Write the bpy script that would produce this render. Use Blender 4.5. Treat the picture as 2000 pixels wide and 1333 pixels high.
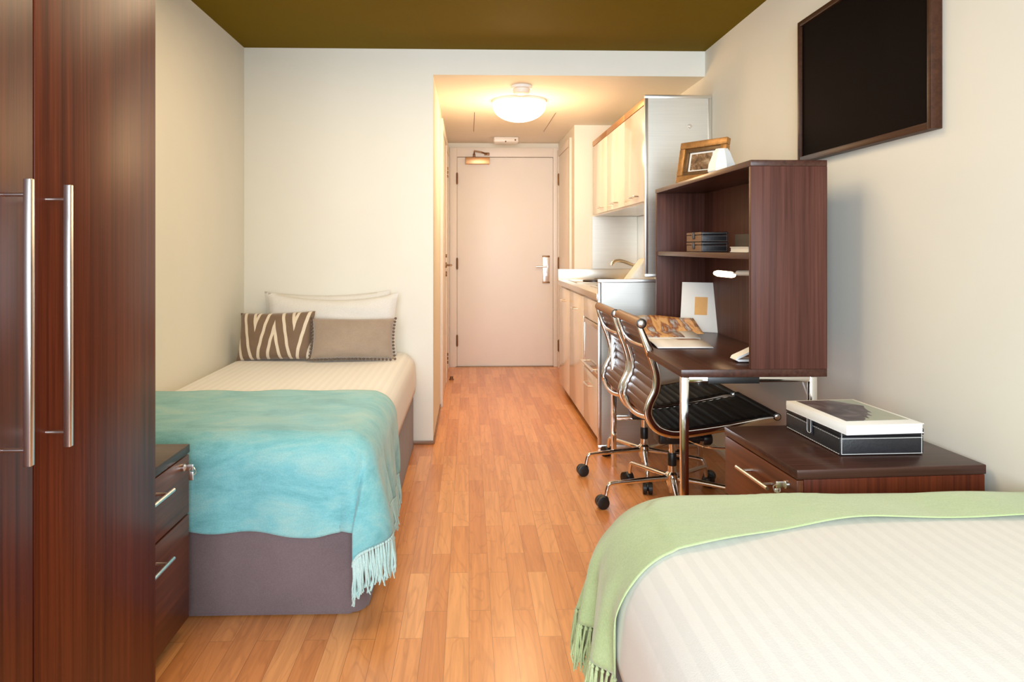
import bpy, bmesh, math, random
from mathutils import Vector, Matrix
random.seed(7)
R = math.radians
scene = bpy.context.scene
COL = scene.collection
for o in list(bpy.data.objects):
    bpy.data.objects.remove(o, do_unlink=True)

# ------------------------------------------------------------------ camera
cam_d = bpy.data.cameras.new('camera')
cam = bpy.data.objects.new('camera', cam_d)
COL.objects.link(cam)
cam.location = (0, 0, 1.17)
PSI = math.atan(0.03)
cam.rotation_euler = (R(90), 0, -PSI)
cam_d.sensor_width = 36
cam_d.lens = 25.2
cam_d.shift_x = (1000 - 958) / 2000
cam_d.shift_y = (484 - 666.5) / 2000
cam_d.clip_start = 0.02
scene.camera = cam

# ------------------------------------------------------------------ world, lights, exposure
w = bpy.data.worlds.new('world')
scene.world = w
w.use_nodes = True
w.node_tree.nodes['Background'].inputs[0].default_value = (0.85, 0.93, 1.0, 1)
w.node_tree.nodes['Background'].inputs[1].default_value = 1.0


def area(name, loc, rot, sx, sy, power, col, spread=180):
    d = bpy.data.lights.new(name, 'AREA')
    d.shape = 'RECTANGLE'
    d.size = sx
    d.size_y = sy
    d.energy = power
    d.color = col
    d.spread = R(spread)
    o = bpy.data.objects.new(name, d)
    COL.objects.link(o)
    o.location = loc
    o.rotation_euler = rot
    return o


# daylight through the window behind the camera, and an added warm fill light under the ceiling, with no fitting
area('window_daylight', (0.0, -1.42, 1.45), (R(90), 0, R(-9)), 2.2, 1.6, 72, (0.77, 0.89, 1.0), 120)
area('added_ceiling_fill', (-0.1, 2.8, 2.30), (0, 0, 0), 1.2, 1.2, 17, (1.0, 0.78, 0.50))

scene.view_settings.view_transform = 'Standard'
scene.view_settings.look = 'None'
scene.view_settings.gamma = 1.0
scene.view_settings.use_curve_mapping = False
scene.view_settings.exposure = 0.6
scene.cycles.max_bounces = 10
scene.cycles.diffuse_bounces = 6
scene.cycles.glossy_bounces = 5
scene.cycles.sample_clamp_indirect = 6.0

# ------------------------------------------------------------------ materials


def new_mat(name):
    m = bpy.data.materials.new(name)
    m.use_nodes = True
    nt = m.node_tree
    b = nt.nodes['Principled BSDF']
    return m, nt, b


def N(nt, t, **k):
    n = nt.nodes.new(t)
    for a, v in k.items():
        setattr(n, a, v)
    return n


def coords(nt, scale=(1, 1, 1), rot=(0, 0, 0), kind='Object', loc=(0, 0, 0)):
    tc = N(nt, 'ShaderNodeTexCoord')
    mp = N(nt, 'ShaderNodeMapping')
    mp.inputs['Scale'].default_value = scale
    mp.inputs['Rotation'].default_value = rot
    mp.inputs['Location'].default_value = loc
    nt.links.new(tc.outputs[kind], mp.inputs['Vector'])
    return mp.outputs['Vector']


def noise(nt, vec, scale, detail=4, rough=0.6, dist=0.0):
    n = N(nt, 'ShaderNodeTexNoise')
    n.inputs['Scale'].default_value = scale
    n.inputs['Detail'].default_value = detail
    n.inputs['Roughness'].default_value = rough
    n.inputs['Distortion'].default_value = dist
    nt.links.new(vec, n.inputs['Vector'])
    return n.outputs['Fac']


def ramp(nt, fac, stops):
    r = N(nt, 'ShaderNodeValToRGB')
    e = r.color_ramp.elements
    e[0].position, e[0].color = stops[0][0], (*stops[0][1], 1)
    e[1].position, e[1].color = stops[-1][0], (*stops[-1][1], 1)
    for p, c in stops[1:-1]:
        x = e.new(p)
        x.color = (*c, 1)
    nt.links.new(fac, r.inputs['Fac'])
    return r.outputs['Color']


def mix(nt, fac, a, b, blend='MIX'):
    m = N(nt, 'ShaderNodeMix', data_type='RGBA', blend_type=blend)
    for sock, v in ((m.inputs[0], fac), (m.inputs[6], a), (m.inputs[7], b)):
        if isinstance(v, bpy.types.NodeSocket):
            nt.links.new(v, sock)
        elif isinstance(v, (int, float)):
            sock.default_value = v
        else:
            sock.default_value = (*v, 1)
    return m.outputs[2]


def math_n(nt, op, a, b=None, c=None):
    m = N(nt, 'ShaderNodeMath', operation=op)
    for i, v in enumerate((a, b, c)):
        if v is None:
            continue
        if isinstance(v, bpy.types.NodeSocket):
            nt.links.new(v, m.inputs[i])
        else:
            m.inputs[i].default_value = v
    return m.outputs[0]


def bump(nt, b, h, strength=0.2, dist=0.01):
    n = N(nt, 'ShaderNodeBump')
    n.inputs['Strength'].default_value = strength
    n.inputs['Distance'].default_value = dist
    nt.links.new(h, n.inputs['Height'])
    nt.links.new(n.outputs['Normal'], b.inputs['Normal'])


def plain(name, col, rough=0.5, metal=0.0, var=0.04, scale=30, bumps=0.0, spec=0.5, coat=0.0):
    m, nt, b = new_mat(name)
    v = coords(nt)
    f = noise(nt, v, scale)
    lo = tuple(c * (1 - var) for c in col)
    hi = tuple(min(1, c * (1 + var)) for c in col)
    nt.links.new(ramp(nt, f, [(0.3, lo), (0.7, hi)]), b.inputs['Base Color'])
    b.inputs['Roughness'].default_value = rough
    b.inputs['Metallic'].default_value = metal
    b.inputs['Specular IOR Level'].default_value = spec
    b.inputs['Coat Weight'].default_value = coat
    b.inputs['Coat Roughness'].default_value = 0.08
    if bumps:
        bump(nt, b, f, bumps, 0.004)
    return m


def fabric(name, c1, c2, weave=500, rough=0.95, big=4, sheen=0.2, bs=0.35):
    m, nt, b = new_mat(name)
    v = coords(nt)
    f = noise(nt, v, big, 5, 0.65)
    g = noise(nt, v, weave, 2, 0.6)
    c = ramp(nt, f, [(0.32, c1), (0.68, c2)])
    c = mix(nt, 0.35, c, ramp(nt, g, [(0.3, (0.35,) * 3), (0.7, (1.0,) * 3)]), 'MULTIPLY')
    nt.links.new(c, b.inputs['Base Color'])
    b.inputs['Roughness'].default_value = rough
    b.inputs['Sheen Weight'].default_value = sheen
    b.inputs['Specular IOR Level'].default_value = 0.2
    bump(nt, b, g, bs, 0.002)
    return m


def wood(name, dark, light, axis='z', rough=0.32, fine=1.0, spec=0.5):
    m, nt, b = new_mat(name)
    k = {'x': (1.2, 70, 70), 'y': (70, 1.2, 70), 'z': (70, 70, 1.2)}[axis]
    v = coords(nt, tuple(q * fine for q in k))
    f = noise(nt, v, 1.0, 5, 0.7, 0.4)
    k2 = {'x': (0.5, 14, 14), 'y': (14, 0.5, 14), 'z': (14, 14, 0.5)}[axis]
    f2 = noise(nt, coords(nt, k2), 1.0, 3, 0.5)
    c = ramp(nt, f, [(0.3, dark), (0.7, light)])
    c = mix(nt, 0.5, c, ramp(nt, f2, [(0.3, (0.6,) * 3), (0.7, (1.0,) * 3)]), 'MULTIPLY')
    nt.links.new(c, b.inputs['Base Color'])
    b.inputs['Roughness'].default_value = rough
    b.inputs['Specular IOR Level'].default_value = spec
    bump(nt, b, f, 0.06, 0.002)
    return m


def brushed(name, col, rough=0.32, axis='z'):
    m, nt, b = new_mat(name)
    k = {'z': (260, 260, 3), 'x': (3, 260, 260), 'y': (260, 3, 260)}[axis]
    f = noise(nt, coords(nt, k), 1.0, 3, 0.6)
    nt.links.new(ramp(nt, f, [(0.2, tuple(c * 0.88 for c in col)), (0.8, col)]), b.inputs['Base Color'])
    b.inputs['Metallic'].default_value = 1.0
    b.inputs['Roughness'].default_value = rough
    bump(nt, b, f, 0.04, 0.001)
    return m


def emit(name, col, strength):
    m, nt, b = new_mat(name)
    b.inputs['Base Color'].default_value = (*col, 1)
    b.inputs['Emission Color'].default_value = (*col, 1)
    b.inputs['Emission Strength'].default_value = strength
    return m


def floor_mat():
    m, nt, b = new_mat('oak_strip_floor')
    v = coords(nt, (1, 1, 1), (0, 0, R(90)))
    br = N(nt, 'ShaderNodeTexBrick')
    br.offset = 0.37
    br.offset_frequency = 2
    br.squash = 1.0
    br.inputs['Scale'].default_value = 1.0
    br.inputs['Brick Width'].default_value = 0.43
    br.inputs['Row Height'].default_value = 0.07
    br.inputs['Mortar Size'].default_value = 0.0006
    br.inputs['Mortar Smooth'].default_value = 0.3
    br.inputs['Color1'].default_value = (0.0, 0.0, 0.0, 1)
    br.inputs['Color2'].default_value = (1, 1, 1, 1)
    br.inputs['Mortar'].default_value = (0.1, 0.1, 0.1, 1)
    nt.links.new(v, br.inputs['Vector'])
    plank = ramp(nt, br.outputs['Color'], [(0.0, (0.72, 0.265, 0.078)), (0.5, (0.84, 0.345, 0.112)), (1.0, (0.92, 0.425, 0.160))])
    # grain shifted per strip
    tc = N(nt, 'ShaderNodeTexCoord')
    mp = N(nt, 'ShaderNodeMapping')
    mp.inputs['Scale'].default_value = (45, 2.0, 45)
    nt.links.new(tc.outputs['Object'], mp.inputs['Vector'])
    sep = N(nt, 'ShaderNodeVectorMath', operation='MULTIPLY_ADD')
    nt.links.new(br.outputs['Color'], sep.inputs[0])
    sep.inputs[1].default_value = (31, 17, 5)
    nt.links.new(mp.outputs['Vector'], sep.inputs[2])
    g = noise(nt, sep.outputs[0], 1.0, 6, 0.65, 0.6)
    c = mix(nt, 0.55, plank, ramp(nt, g, [(0.30, (0.55, 0.45, 0.38)), (0.62, (1, 1, 1))]), 'MULTIPLY')
    # cathedral figure
    mp2 = N(nt, 'ShaderNodeMapping')
    mp2.inputs['Scale'].default_value = (9, 1.3, 9)
    nt.links.new(tc.outputs['Object'], mp2.inputs['Vector'])
    ad = N(nt, 'ShaderNodeVectorMath', operation='MULTIPLY_ADD')
    nt.links.new(br.outputs['Color'], ad.inputs[0])
    ad.inputs[1].default_value = (13, 7, 3)
    nt.links.new(mp2.outputs['Vector'], ad.inputs[2])
    f3 = noise(nt, ad.outputs[0], 1.0, 2, 0.5, 0.3)
    rings = math_n(nt, 'SINE', math_n(nt, 'MULTIPLY', f3, 70.0))
    c = mix(nt, 0.22, c, ramp(nt, rings, [(0.0, (1, 1, 1)), (0.72, (1, 1, 1)), (1.0, (0.55, 0.42, 0.34))]), 'MULTIPLY')
    nt.links.new(mix(nt, br.outputs['Fac'], c, (0.26, 0.09, 0.03)), b.inputs['Base Color'])
    b.inputs['Roughness'].default_value = 0.34
    b.inputs['Specular IOR Level'].default_value = 0.5
    b.inputs['Coat Weight'].default_value = 0.5
    b.inputs['Coat Roughness'].default_value = 0.22
    bump(nt, b, br.outputs['Fac'], -0.05, 0.001)
    return m


def stripes_mat(name, base, period=0.035):
    m, nt, b = new_mat(name)
    tc = N(nt, 'ShaderNodeTexCoord')
    sp = N(nt, 'ShaderNodeSeparateXYZ')
    nt.links.new(tc.outputs['Object'], sp.inputs[0])
    s = math_n(nt, 'SINE', math_n(nt, 'MULTIPLY', sp.outputs['X'], 2 * math.pi / period))
    s = math_n(nt, 'MULTIPLY_ADD', s, 2.5, 0.5)
    s = math_n(nt, 'MINIMUM', math_n(nt, 'MAXIMUM', s, 0.0), 1.0)
    c = mix(nt, s, tuple(k * 0.945 for k in base), base)
    g = noise(nt, coords(nt), 380, 2)
    nt.links.new(c, b.inputs['Base Color'])
    nt.links.new(math_n(nt, 'MULTIPLY_ADD', s, -0.2, 0.85), b.inputs['Roughness'])
    b.inputs['Sheen Weight'].default_value = 0.15
    b.inputs['Specular IOR Level'].default_value = 0.25
    h = math_n(nt, 'ADD', math_n(nt, 'MULTIPLY', g, 0.4), noise(nt, coords(nt), 9, 3))
    bump(nt, b, h, 0.12, 0.01)
    return m


def throw_mat(name, stops, big=5, bs=0.5):
    m, nt, b = new_mat(name)
    f = noise(nt, coords(nt, (0.7, 1.6, 1.6)), big, 6, 0.7, 0.5)
    g = noise(nt, coords(nt, (1, 1, 1)), 260, 3, 0.7)
    k = noise(nt, coords(nt, (3, 18, 18)), 9, 4, 0.7)
    c = ramp(nt, f, stops)
    c = mix(nt, 0.28, c, ramp(nt, g, [(0.3, (0.45,) * 3), (0.65, (1.0,) * 3)]), 'MULTIPLY')
    c = mix(nt, 0.18, c, ramp(nt, k, [(0.3, (0.6,) * 3), (0.7, (1.0,) * 3)]), 'MULTIPLY')
    nt.links.new(c, b.inputs['Base Color'])
    b.inputs['Roughness'].default_value = 0.95
    b.inputs['Sheen Weight'].default_value = 0.35
    b.inputs['Specular IOR Level'].default_value = 0.15
    bump(nt, b, g, bs, 0.003)
    return m


def zigzag_mat():
    m, nt, b = new_mat('zigzag_cushion_fabric')
    tc = N(nt, 'ShaderNodeTexCoord')
    sp = N(nt, 'ShaderNodeSeparateXYZ')
    nt.links.new(tc.outputs['Object'], sp.inputs[0])
    # cushion local frame: x across (0.38 wide), z up its face (0.25 tall)
    u = math_n(nt, 'DIVIDE', math_n(nt, 'ADD', sp.outputs['X'], 0.100), 0.215)
    tri = math_n(nt, 'PINGPONG', math_n(nt, 'MULTIPLY', u, 2.0), 1.0)
    v = math_n(nt, 'DIVIDE', math_n(nt, 'ADD', sp.outputs['Z'], 0.13), 0.26)
    d = math_n(nt, 'ADD', v, math_n(nt, 'MULTIPLY', tri, -1.95))
    fr = math_n(nt, 'FRACT', math_n(nt, 'DIVIDE', math_n(nt, 'ADD', d, 4.45), 1.0))
    st = math_n(nt, 'LESS_THAN', fr, 0.30)
    g = noise(nt, coords(nt), 300, 2)
    c = mix(nt, st, (0.20, 0.125, 0.075), (0.80, 0.68, 0.53))
    c = mix(nt, 0.3, c, ramp(nt, g, [(0.3, (0.5,) * 3), (0.7, (1,) * 3)]), 'MULTIPLY')
    nt.links.new(c, b.inputs['Base Color'])
    b.inputs['Roughness'].default_value = 0.75
    b.inputs['Sheen Weight'].default_value = 0.3
    bump(nt, b, st, 0.25, 0.003)
    return m


def photo_mat(name, stops, scale=8, seed=0.0, kind='Object', stretch=(1, 1, 1), dist=0.8):
    m, nt, b = new_mat(name)
    f = noise(nt, coords(nt, stretch, loc=(seed, seed, seed)), scale, 4, 0.55, dist)
    nt.links.new(ramp(nt, f, stops), b.inputs['Base Color'])
    b.inputs['Roughness'].default_value = 0.3
    return m


WALL = plain('cream_wall_paint', (0.805, 0.775, 0.685), 0.85, var=0.012, scale=3, spec=0.25)
CEIL = plain('olive_ceiling_paint', (0.165, 0.108, 0.004), 0.7, var=0.02, scale=3, spec=0.05)
HALLC = plain('hall_ceiling_paint', (0.80, 0.76, 0.68), 0.85, var=0.01, scale=3, spec=0.25)
FLOOR = floor_mat()
DOORW = plain('white_door_paint', (0.84, 0.79, 0.72), 0.45, var=0.01, scale=4)
FRAMEW = plain('white_frame_paint', (0.80, 0.74, 0.66), 0.45, var=0.01, scale=4)
SKIRT = wood('skirting_wood', (0.20, 0.10, 0.05), (0.34, 0.18, 0.09), 'x')
WENGE = wood('dark_wenge_vertical', (0.052, 0.0070, 0.0026), (0.170, 0.032, 0.010), 'z', 0.36, spec=0.22)
WENGEX = wood('dark_wenge_cross', (0.034, 0.012, 0.008), (0.085, 0.034, 0.023), 'x', 0.30, spec=0.35)
WENGEY = wood('dark_wenge_long', (0.040, 0.015, 0.010), (0.105, 0.040, 0.025), 'y', 0.28, spec=0.35)
HUTCHW = wood('brown_wenge_vertical', (0.060, 0.020, 0.014), (0.145, 0.053, 0.036), 'z', 0.45, spec=0.2)
DRAWERW = wood('reddish_wenge_drawer', (0.080, 0.020, 0.007), (0.200, 0.056, 0.020), 'y', 0.36)
STEEL = brushed('brushed_steel', (0.76, 0.73, 0.66), 0.38, 'x')
STEELV = brushed('satin_steel', (0.82, 0.80, 0.76), 0.30, 'y')
CHROME = plain('polished_chrome', (0.88, 0.87, 0.85), 0.11, 1.0, var=0.01)
SATIN = plain('satin_metal_handle', (0.83, 0.80, 0.76), 0.28, 1.0, var=0.02)
BRASS = plain('warm_bronze_metal', (0.62, 0.36, 0.18), 0.4, 1.0, var=0.03)
HINGE = plain('dull_bronze_hinge', (0.25, 0.14, 0.07), 0.45, 0.9)
BLACK = plain('black_plastic', (0.012, 0.011, 0.011), 0.4)
GAP = plain('black_gap', (0.004, 0.003, 0.003), 0.8)
GLOSSW = plain('gloss_cream_cabinet', (0.83, 0.79, 0.71), 0.16, var=0.01, scale=3, coat=0.3)
WHITE = plain('white_paper', (0.86, 0.85, 0.82), 0.6, var=0.01)
WHITEP = plain('white_plastic', (0.82, 0.81, 0.78), 0.35, var=0.01)
BASEF = fabric('mauve_grey_base_fabric', (0.165, 0.118, 0.120), (0.205, 0.148, 0.150), 420, big=3)
MATT = plain('mattress_ticking', (0.75, 0.72, 0.67), 0.9)
SPREAD = stripes_mat('white_striped_bedspread', (0.80, 0.78, 0.74))
LINEN = fabric('white_pillow_linen', (0.80, 0.77, 0.71), (0.86, 0.83, 0.78), 500, bs=0.15)
TAUPE = fabric('taupe_velvet', (0.34, 0.255, 0.19), (0.42, 0.32, 0.24), 420, sheen=0.5)
POM = fabric('dark_pompom_wool', (0.10, 0.065, 0.045), (0.22, 0.15, 0.11), 300)
TEAL = throw_mat('teal_mohair', [(0.30, (0.13, 0.38, 0.40)), (0.48, (0.22, 0.53, 0.55)), (0.70, (0.38, 0.60, 0.55))])
TEALF = fabric('pale_teal_fringe', (0.42, 0.66, 0.62), (0.62, 0.76, 0.70), 400)
GREEN = throw_mat('pale_green_wool', [(0.30, (0.42, 0.54, 0.24)), (0.5, (0.47, 0.58, 0.28)), (0.70, (0.52, 0.62, 0.33))], 2.5, 0.2)
GREENF = fabric('pale_green_fringe', (0.46, 0.58, 0.26), (0.58, 0.66, 0.36), 400)
LEATHER = plain('black_leather', (0.010, 0.007, 0.007), 0.5, var=0.1, scale=120, bumps=0.15, spec=0.3)
BACKL = plain('brown_chair_back', (0.135, 0.070, 0.048), 0.42, var=0.12, scale=160, bumps=0.15)  # brown base colour for the chair backs, the seats are black
ROLL = plain('tan_leather_roll', (0.30, 0.155, 0.07), 0.4, var=0.08, scale=60)
BOXL = plain('black_box_leatherette', (0.018, 0.017, 0.020), 0.42, var=0.15, scale=140, bumps=0.2)
BOXB = plain('brown_box_leatherette', (0.05, 0.026, 0.018), 0.5, var=0.15, scale=140, bumps=0.2)
BOXLIT = plain('tan_lit_box_front', (0.17, 0.085, 0.045), 0.5, var=0.1, scale=90)  # tan holds the light falling on the small boxes' dark fronts
DIMST = plain('dim_grey_stitching', (0.22, 0.19, 0.17), 0.8)
STITCH = plain('cream_stitching', (0.75, 0.72, 0.66), 0.8)
GOLD = plain('antique_gold_frame', (0.42, 0.21, 0.07), 0.38, 0.5, var=0.2, scale=50, bumps=0.2)
GOLDD = plain('dark_gold_moulding', (0.14, 0.075, 0.03), 0.4, 0.3, var=0.2, scale=50)
PHOTO = photo_mat('sepia_photo', [(0.3, (0.03, 0.018, 0.010)), (0.5, (0.22, 0.12, 0.06)), (0.72, (0.7, 0.55, 0.38))], 22)
MOUNT = photo_mat('mountain_cover', [(0.25, (0.035, 0.024, 0.026)), (0.5, (0.10, 0.075, 0.08)), (0.75, (0.24, 0.21, 0.21))], 14)
COVERSKY = photo_mat('cover_sky', [(0.3, (0.26, 0.34, 0.30)), (0.7, (0.52, 0.50, 0.38))], 4)
PAGE_A = photo_mat('magazine_warm_photo', [(0.30, (0.55, 0.22, 0.07)), (0.44, (0.85, 0.50, 0.22)), (0.52, (0.30, 0.10, 0.04)), (0.60, (0.55, 0.60, 0.62)), (0.75, (0.85, 0.55, 0.25))], 7, 3.1, stretch=(2.4, 0.7, 0.7), dist=0.2)
PAGE_B = photo_mat('magazine_dark_photo', [(0.3, (0.05, 0.02, 0.012)), (0.6, (0.25, 0.09, 0.04)), (0.8, (0.5, 0.45, 0.4))], 9, 1.7)
ORANGE = plain('orange_square_print', (0.80, 0.44, 0.15), 0.6, var=0.04)
BOARD = plain('black_board_face', (0.0055, 0.0028, 0.0026), 0.65, var=0.2, scale=3, spec=0.04)
BOARDF = wood('dark_brown_board_frame', (0.040, 0.016, 0.009), (0.080, 0.030, 0.014), 'y', 0.4, spec=0.15)
CERAMIC = plain('white_ceramic', (0.82, 0.81, 0.77), 0.35, var=0.01)
OVENG = plain('pale_oven_glass', (0.30, 0.26, 0.22), 0.06, 0.0, var=0.02, coat=0.6)
HOB = plain('dark_hob_plate', (0.03, 0.02, 0.016), 0.35)
TOWEL = fabric('cream_towel_cotton', (0.88, 0.85, 0.78), (0.92, 0.89, 0.82), 260, bs=0.15)
GLOW = emit('lamp_dome_glass', (1.0, 0.80, 0.56), 5.0)
LEDM = emit('warm_lamp_strip', (1.0, 0.66, 0.38), 5.0)
GLASS = plain('window_glass', (0.9, 0.95, 0.95), 0.02)
GLASS.node_tree.nodes['Principled BSDF'].inputs['Transmission Weight'].default_value = 1.0

# ------------------------------------------------------------------ mesh helpers
BASE = {}


class MB:
    def __init__(s):
        s.bm = bmesh.new()

    def _merge(s, b2):
        me = bpy.data.meshes.new('tmp')
        b2.to_mesh(me)
        b2.free()
        s.bm.from_mesh(me)
        bpy.data.meshes.remove(me)
        return s

    def box(s, x0, x1, y0, y1, z0, z1, bev=0.0, seg=2):
        b2 = bmesh.new()
        bmesh.ops.create_cube(b2, size=1)
        for v in b2.verts:
            v.co = Vector(((x0 + x1) / 2 + v.co.x * (x1 - x0), (y0 + y1) / 2 + v.co.y * (y1 - y0), (z0 + z1) / 2 + v.co.z * (z1 - z0)))
        if bev:
            bmesh.ops.bevel(b2, geom=list(b2.edges), offset=bev, segments=seg, affect='EDGES', profile=0.5)
        return s._merge(b2)

    def obox(s, mat, sx, sy, sz, bev=0.0, seg=2):
        b2 = bmesh.new()
        bmesh.ops.create_cube(b2, size=1)
        for v in b2.verts:
            v.co = Vector((v.co.x * sx, v.co.y * sy, v.co.z * sz))
        if bev:
            bmesh.ops.bevel(b2, geom=list(b2.edges), offset=bev, segments=seg, affect='EDGES', profile=0.5)
        bmesh.ops.transform(b2, matrix=mat, verts=b2.verts)
        return s._merge(b2)

    def sweep(s, path, section, ref=None, closed=False, caps=True, scales=None):
        """section: list of (a, b) in the frame (side, normal); ref: fixed side vector or None for parallel transport."""
        P = [Vector(p) for p in path]
        n = len(P)
        T = []
        for i in range(n):
            if closed:
                t = P[(i + 1) % n] - P[i - 1]
            else:
                t = P[min(i + 1, n - 1)] - P[max(i - 1, 0)]
            T.append(t.normalized())
        if ref is None:
            a = Vector((0, 0, 1)) if abs(T[0].z) < 0.9 else Vector((1, 0, 0))
            side = a.cross(T[0]).normalized()
        rings = []
        for i in range(n):
            if ref is None:
                side = (side - T[i] * side.dot(T[i])).normalized()
                sd = side
            else:
                sd = Vector(ref)
                sd = (sd - T[i] * sd.dot(T[i])).normalized()
            nm = T[i].cross(sd)
            k = scales[i] if scales else 1.0
            rings.append([s.bm.verts.new(P[i] + sd * a * k + nm * b * k) for a, b in section])
        m = len(section)
        rng = range(n) if closed else range(n - 1)
        for i in rng:
            A, B = rings[i], rings[(i + 1) % n]
            for j in range(m):
                s.bm.faces.new((A[j], A[(j + 1) % m], B[(j + 1) % m], B[j]))
        if caps and not closed:
            s.bm.faces.new(rings[0][::-1])
            s.bm.faces.new(rings[-1])
        return s

    def tube(s, path, r, n=10, closed=False, scales=None):
        return s.sweep(path, [(r * math.cos(2 * math.pi * k / n), r * math.sin(2 * math.pi * k / n)) for k in range(n)], closed=closed, scales=scales)

    def cyl(s, p0, p1, r, n=16):
        return s.tube([p0, p1], r, n)

    def lathe(s, prof, c=(0, 0, 0), n=28, axis='z'):
        c = Vector(c)
        rings = []

        def pt(r, h, a):
            x, y = r * math.cos(a), r * math.sin(a)
            return {'z': Vector((x, y, h)), 'x': Vector((h, x, y)), 'y': Vector((x, h, y))}[axis] + c
        for r, h in prof:
            if r < 1e-6:
                rings.append([s.bm.verts.new(pt(0, h, 0))])
            else:
                rings.append([s.bm.verts.new(pt(r, h, 2 * math.pi * k / n)) for k in range(n)])
        for A, B in zip(rings, rings[1:]):
            for k in range(n):
                a0, a1 = A[k % len(A)], A[(k + 1) % len(A)]
                b0, b1 = B[k % len(B)], B[(k + 1) % len(B)]
                vs = []
                for q in (a0, a1, b1, b0):
                    if q not in vs:
                        vs.append(q)
                if len(vs) > 2:
                    s.bm.faces.new(vs)
        return s

    def sphere(s, c, r, u=12, v=8, sc=(1, 1, 1)):
        b2 = bmesh.new()
        bmesh.ops.create_uvsphere(b2, u_segments=u, v_segments=v, radius=r)
        for q in b2.verts:
            q.co = Vector((q.co.x * sc[0] + c[0], q.co.y * sc[1] + c[1], q.co.z * sc[2] + c[2]))
        return s._merge(b2)

    def prism(s, poly, h0, h1, axis='z'):
        def pt(a, b, h):
            return {'z': (a, b, h), 'y': (a, h, b), 'x': (h, a, b)}[axis]
        A = [s.bm.verts.new(pt(a, b, h0)) for a, b in poly]
        B = [s.bm.verts.new(pt(a, b, h1)) for a, b in poly]
        n = len(poly)
        s.bm.faces.new(A[::-1])
        s.bm.faces.new(B)
        for i in range(n):
            s.bm.faces.new((A[i], A[(i + 1) % n], B[(i + 1) % n], B[i]))
        return s

    def grid(s, fn, nu, nv):
        V = [[s.bm.verts.new(fn(i / nu, j / nv)) for j in range(nv + 1)] for i in range(nu + 1)]
        for i in range(nu):
            for j in range(nv):
                s.bm.faces.new((V[i][j], V[i + 1][j], V[i + 1][j + 1], V[i][j + 1]))
        return s

    def build(s, name, mat, parent=None, origin=None, smooth=38, solid=0.0, subsurf=0, offset=-1.0):
        bmesh.ops.recalc_face_normals(s.bm, faces=s.bm.faces)
        off = Vector(origin) if origin is not None else (BASE[parent] if parent is not None else Vector((0, 0, 0)))
        for v in s.bm.verts:
            v.co -= off
        me = bpy.data.meshes.new(name)
        s.bm.to_mesh(me)
        s.bm.free()
        me.materials.append(mat)
        if smooth:
            me.polygons.foreach_set('use_smooth', [True] * len(me.polygons))
            me.set_sharp_from_angle(angle=R(smooth))
        o = bpy.data.objects.new(name, me)
        COL.objects.link(o)
        if parent is not None:
            o.parent = parent
            BASE[o] = BASE[parent]
        else:
            o.location = off
            BASE[o] = off
        if solid:
            md = o.modifiers.new('thickness', 'SOLIDIFY')
            md.thickness = solid
            md.offset = offset
        if subsurf:
            md = o.modifiers.new('smooth', 'SUBSURF')
            md.levels = md.render_levels = subsurf
        return o


def tag(o, label=None, cat=None, group=None, kind=None):
    if label:
        o['label'] = label
    if cat:
        o['category'] = cat
    if group:
        o['group'] = group
    if kind:
        o['kind'] = kind
    return o


def thing(name, label, cat, loc, rot=0.0, local=False, group=None):
    o = bpy.data.objects.new(name, None)
    o.empty_display_size = 0.1
    COL.objects.link(o)
    o.location = loc
    o.rotation_euler = (0, 0, rot)
    BASE[o] = Vector((0, 0, 0)) if local else Vector(loc)
    return tag(o, label, cat, group)


def struct(name, mb, mat, parent=None, **k):
    o = mb.build(name, mat, parent, **k)
    if parent is None:
        o['kind'] = 'structure'
    return o


def B(x0, x1, y0, y1, z0, z1, bev=0.0, seg=2):
    return MB().box(x0, x1, y0, y1, z0, z1, bev, seg)


def spline(pts, n=8):
    """Catmull-Rom through the points."""
    P = [Vector(p) for p in pts]
    out = []
    for i in range(len(P) - 1):
        p0, p1, p2, p3 = P[max(i - 1, 0)], P[i], P[i + 1], P[min(i + 2, len(P) - 1)]
        for k in range(n):
            t = k / n
            out.append(0.5 * ((2 * p1) + (p2 - p0) * t + (2 * p0 - 5 * p1 + 4 * p2 - p3) * t * t + (3 * p1 - p0 - 3 * p2 + p3) * t ** 3))
    out.append(P[-1])
    return out


# ------------------------------------------------------------------ room shell
XL, XR = -1.327, 1.42
YB = 4.274          # wall behind the left bed
YE = 7.067          # entrance door wall
YR = -1.3           # window wall behind the camera
ZC, ZH = 2.352, 2.2
HL = -0.213         # hall left wall
HR = 0.885          # hall right wall beyond the kitchen
T = 0.12
struct('floor', B(XL - T, XR + T, YR - T, YE + T, -0.1, 0), FLOOR)
struct('ceiling', B(XL - T, XR + T, YR - T, YB, ZC, ZC + 0.1), CEIL)
struct('ceiling_hall', B(HL - T, XR + T, YB + 0.1, YE + T, ZH, ZH + 0.1), HALLC)
struct('wall_left', B(XL - T, XL, YR - T, YB, 0, ZC), WALL)
struct('wall_right', B(XR, XR + T, YR - T, YE + T, 0, ZC), WALL)
struct('wall_back', B(XL - T, HL, YB, YB + 0.1, 0, ZC), WALL)
struct('wall_header', B(HL, XR, YB, YB + 0.1, ZH, ZC), WALL)
struct('wall_hall_left', B(HL - 0.1, HL, YB + 0.1, YE, 0, ZH), WALL)
struct('wall_hall_right', B(HR, XR, 6.0, YE, 0, ZH), WALL)
struct('wall_entry', B(HL - 0.1, XR, YE, YE + T, 0, ZH), WALL)
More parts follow.
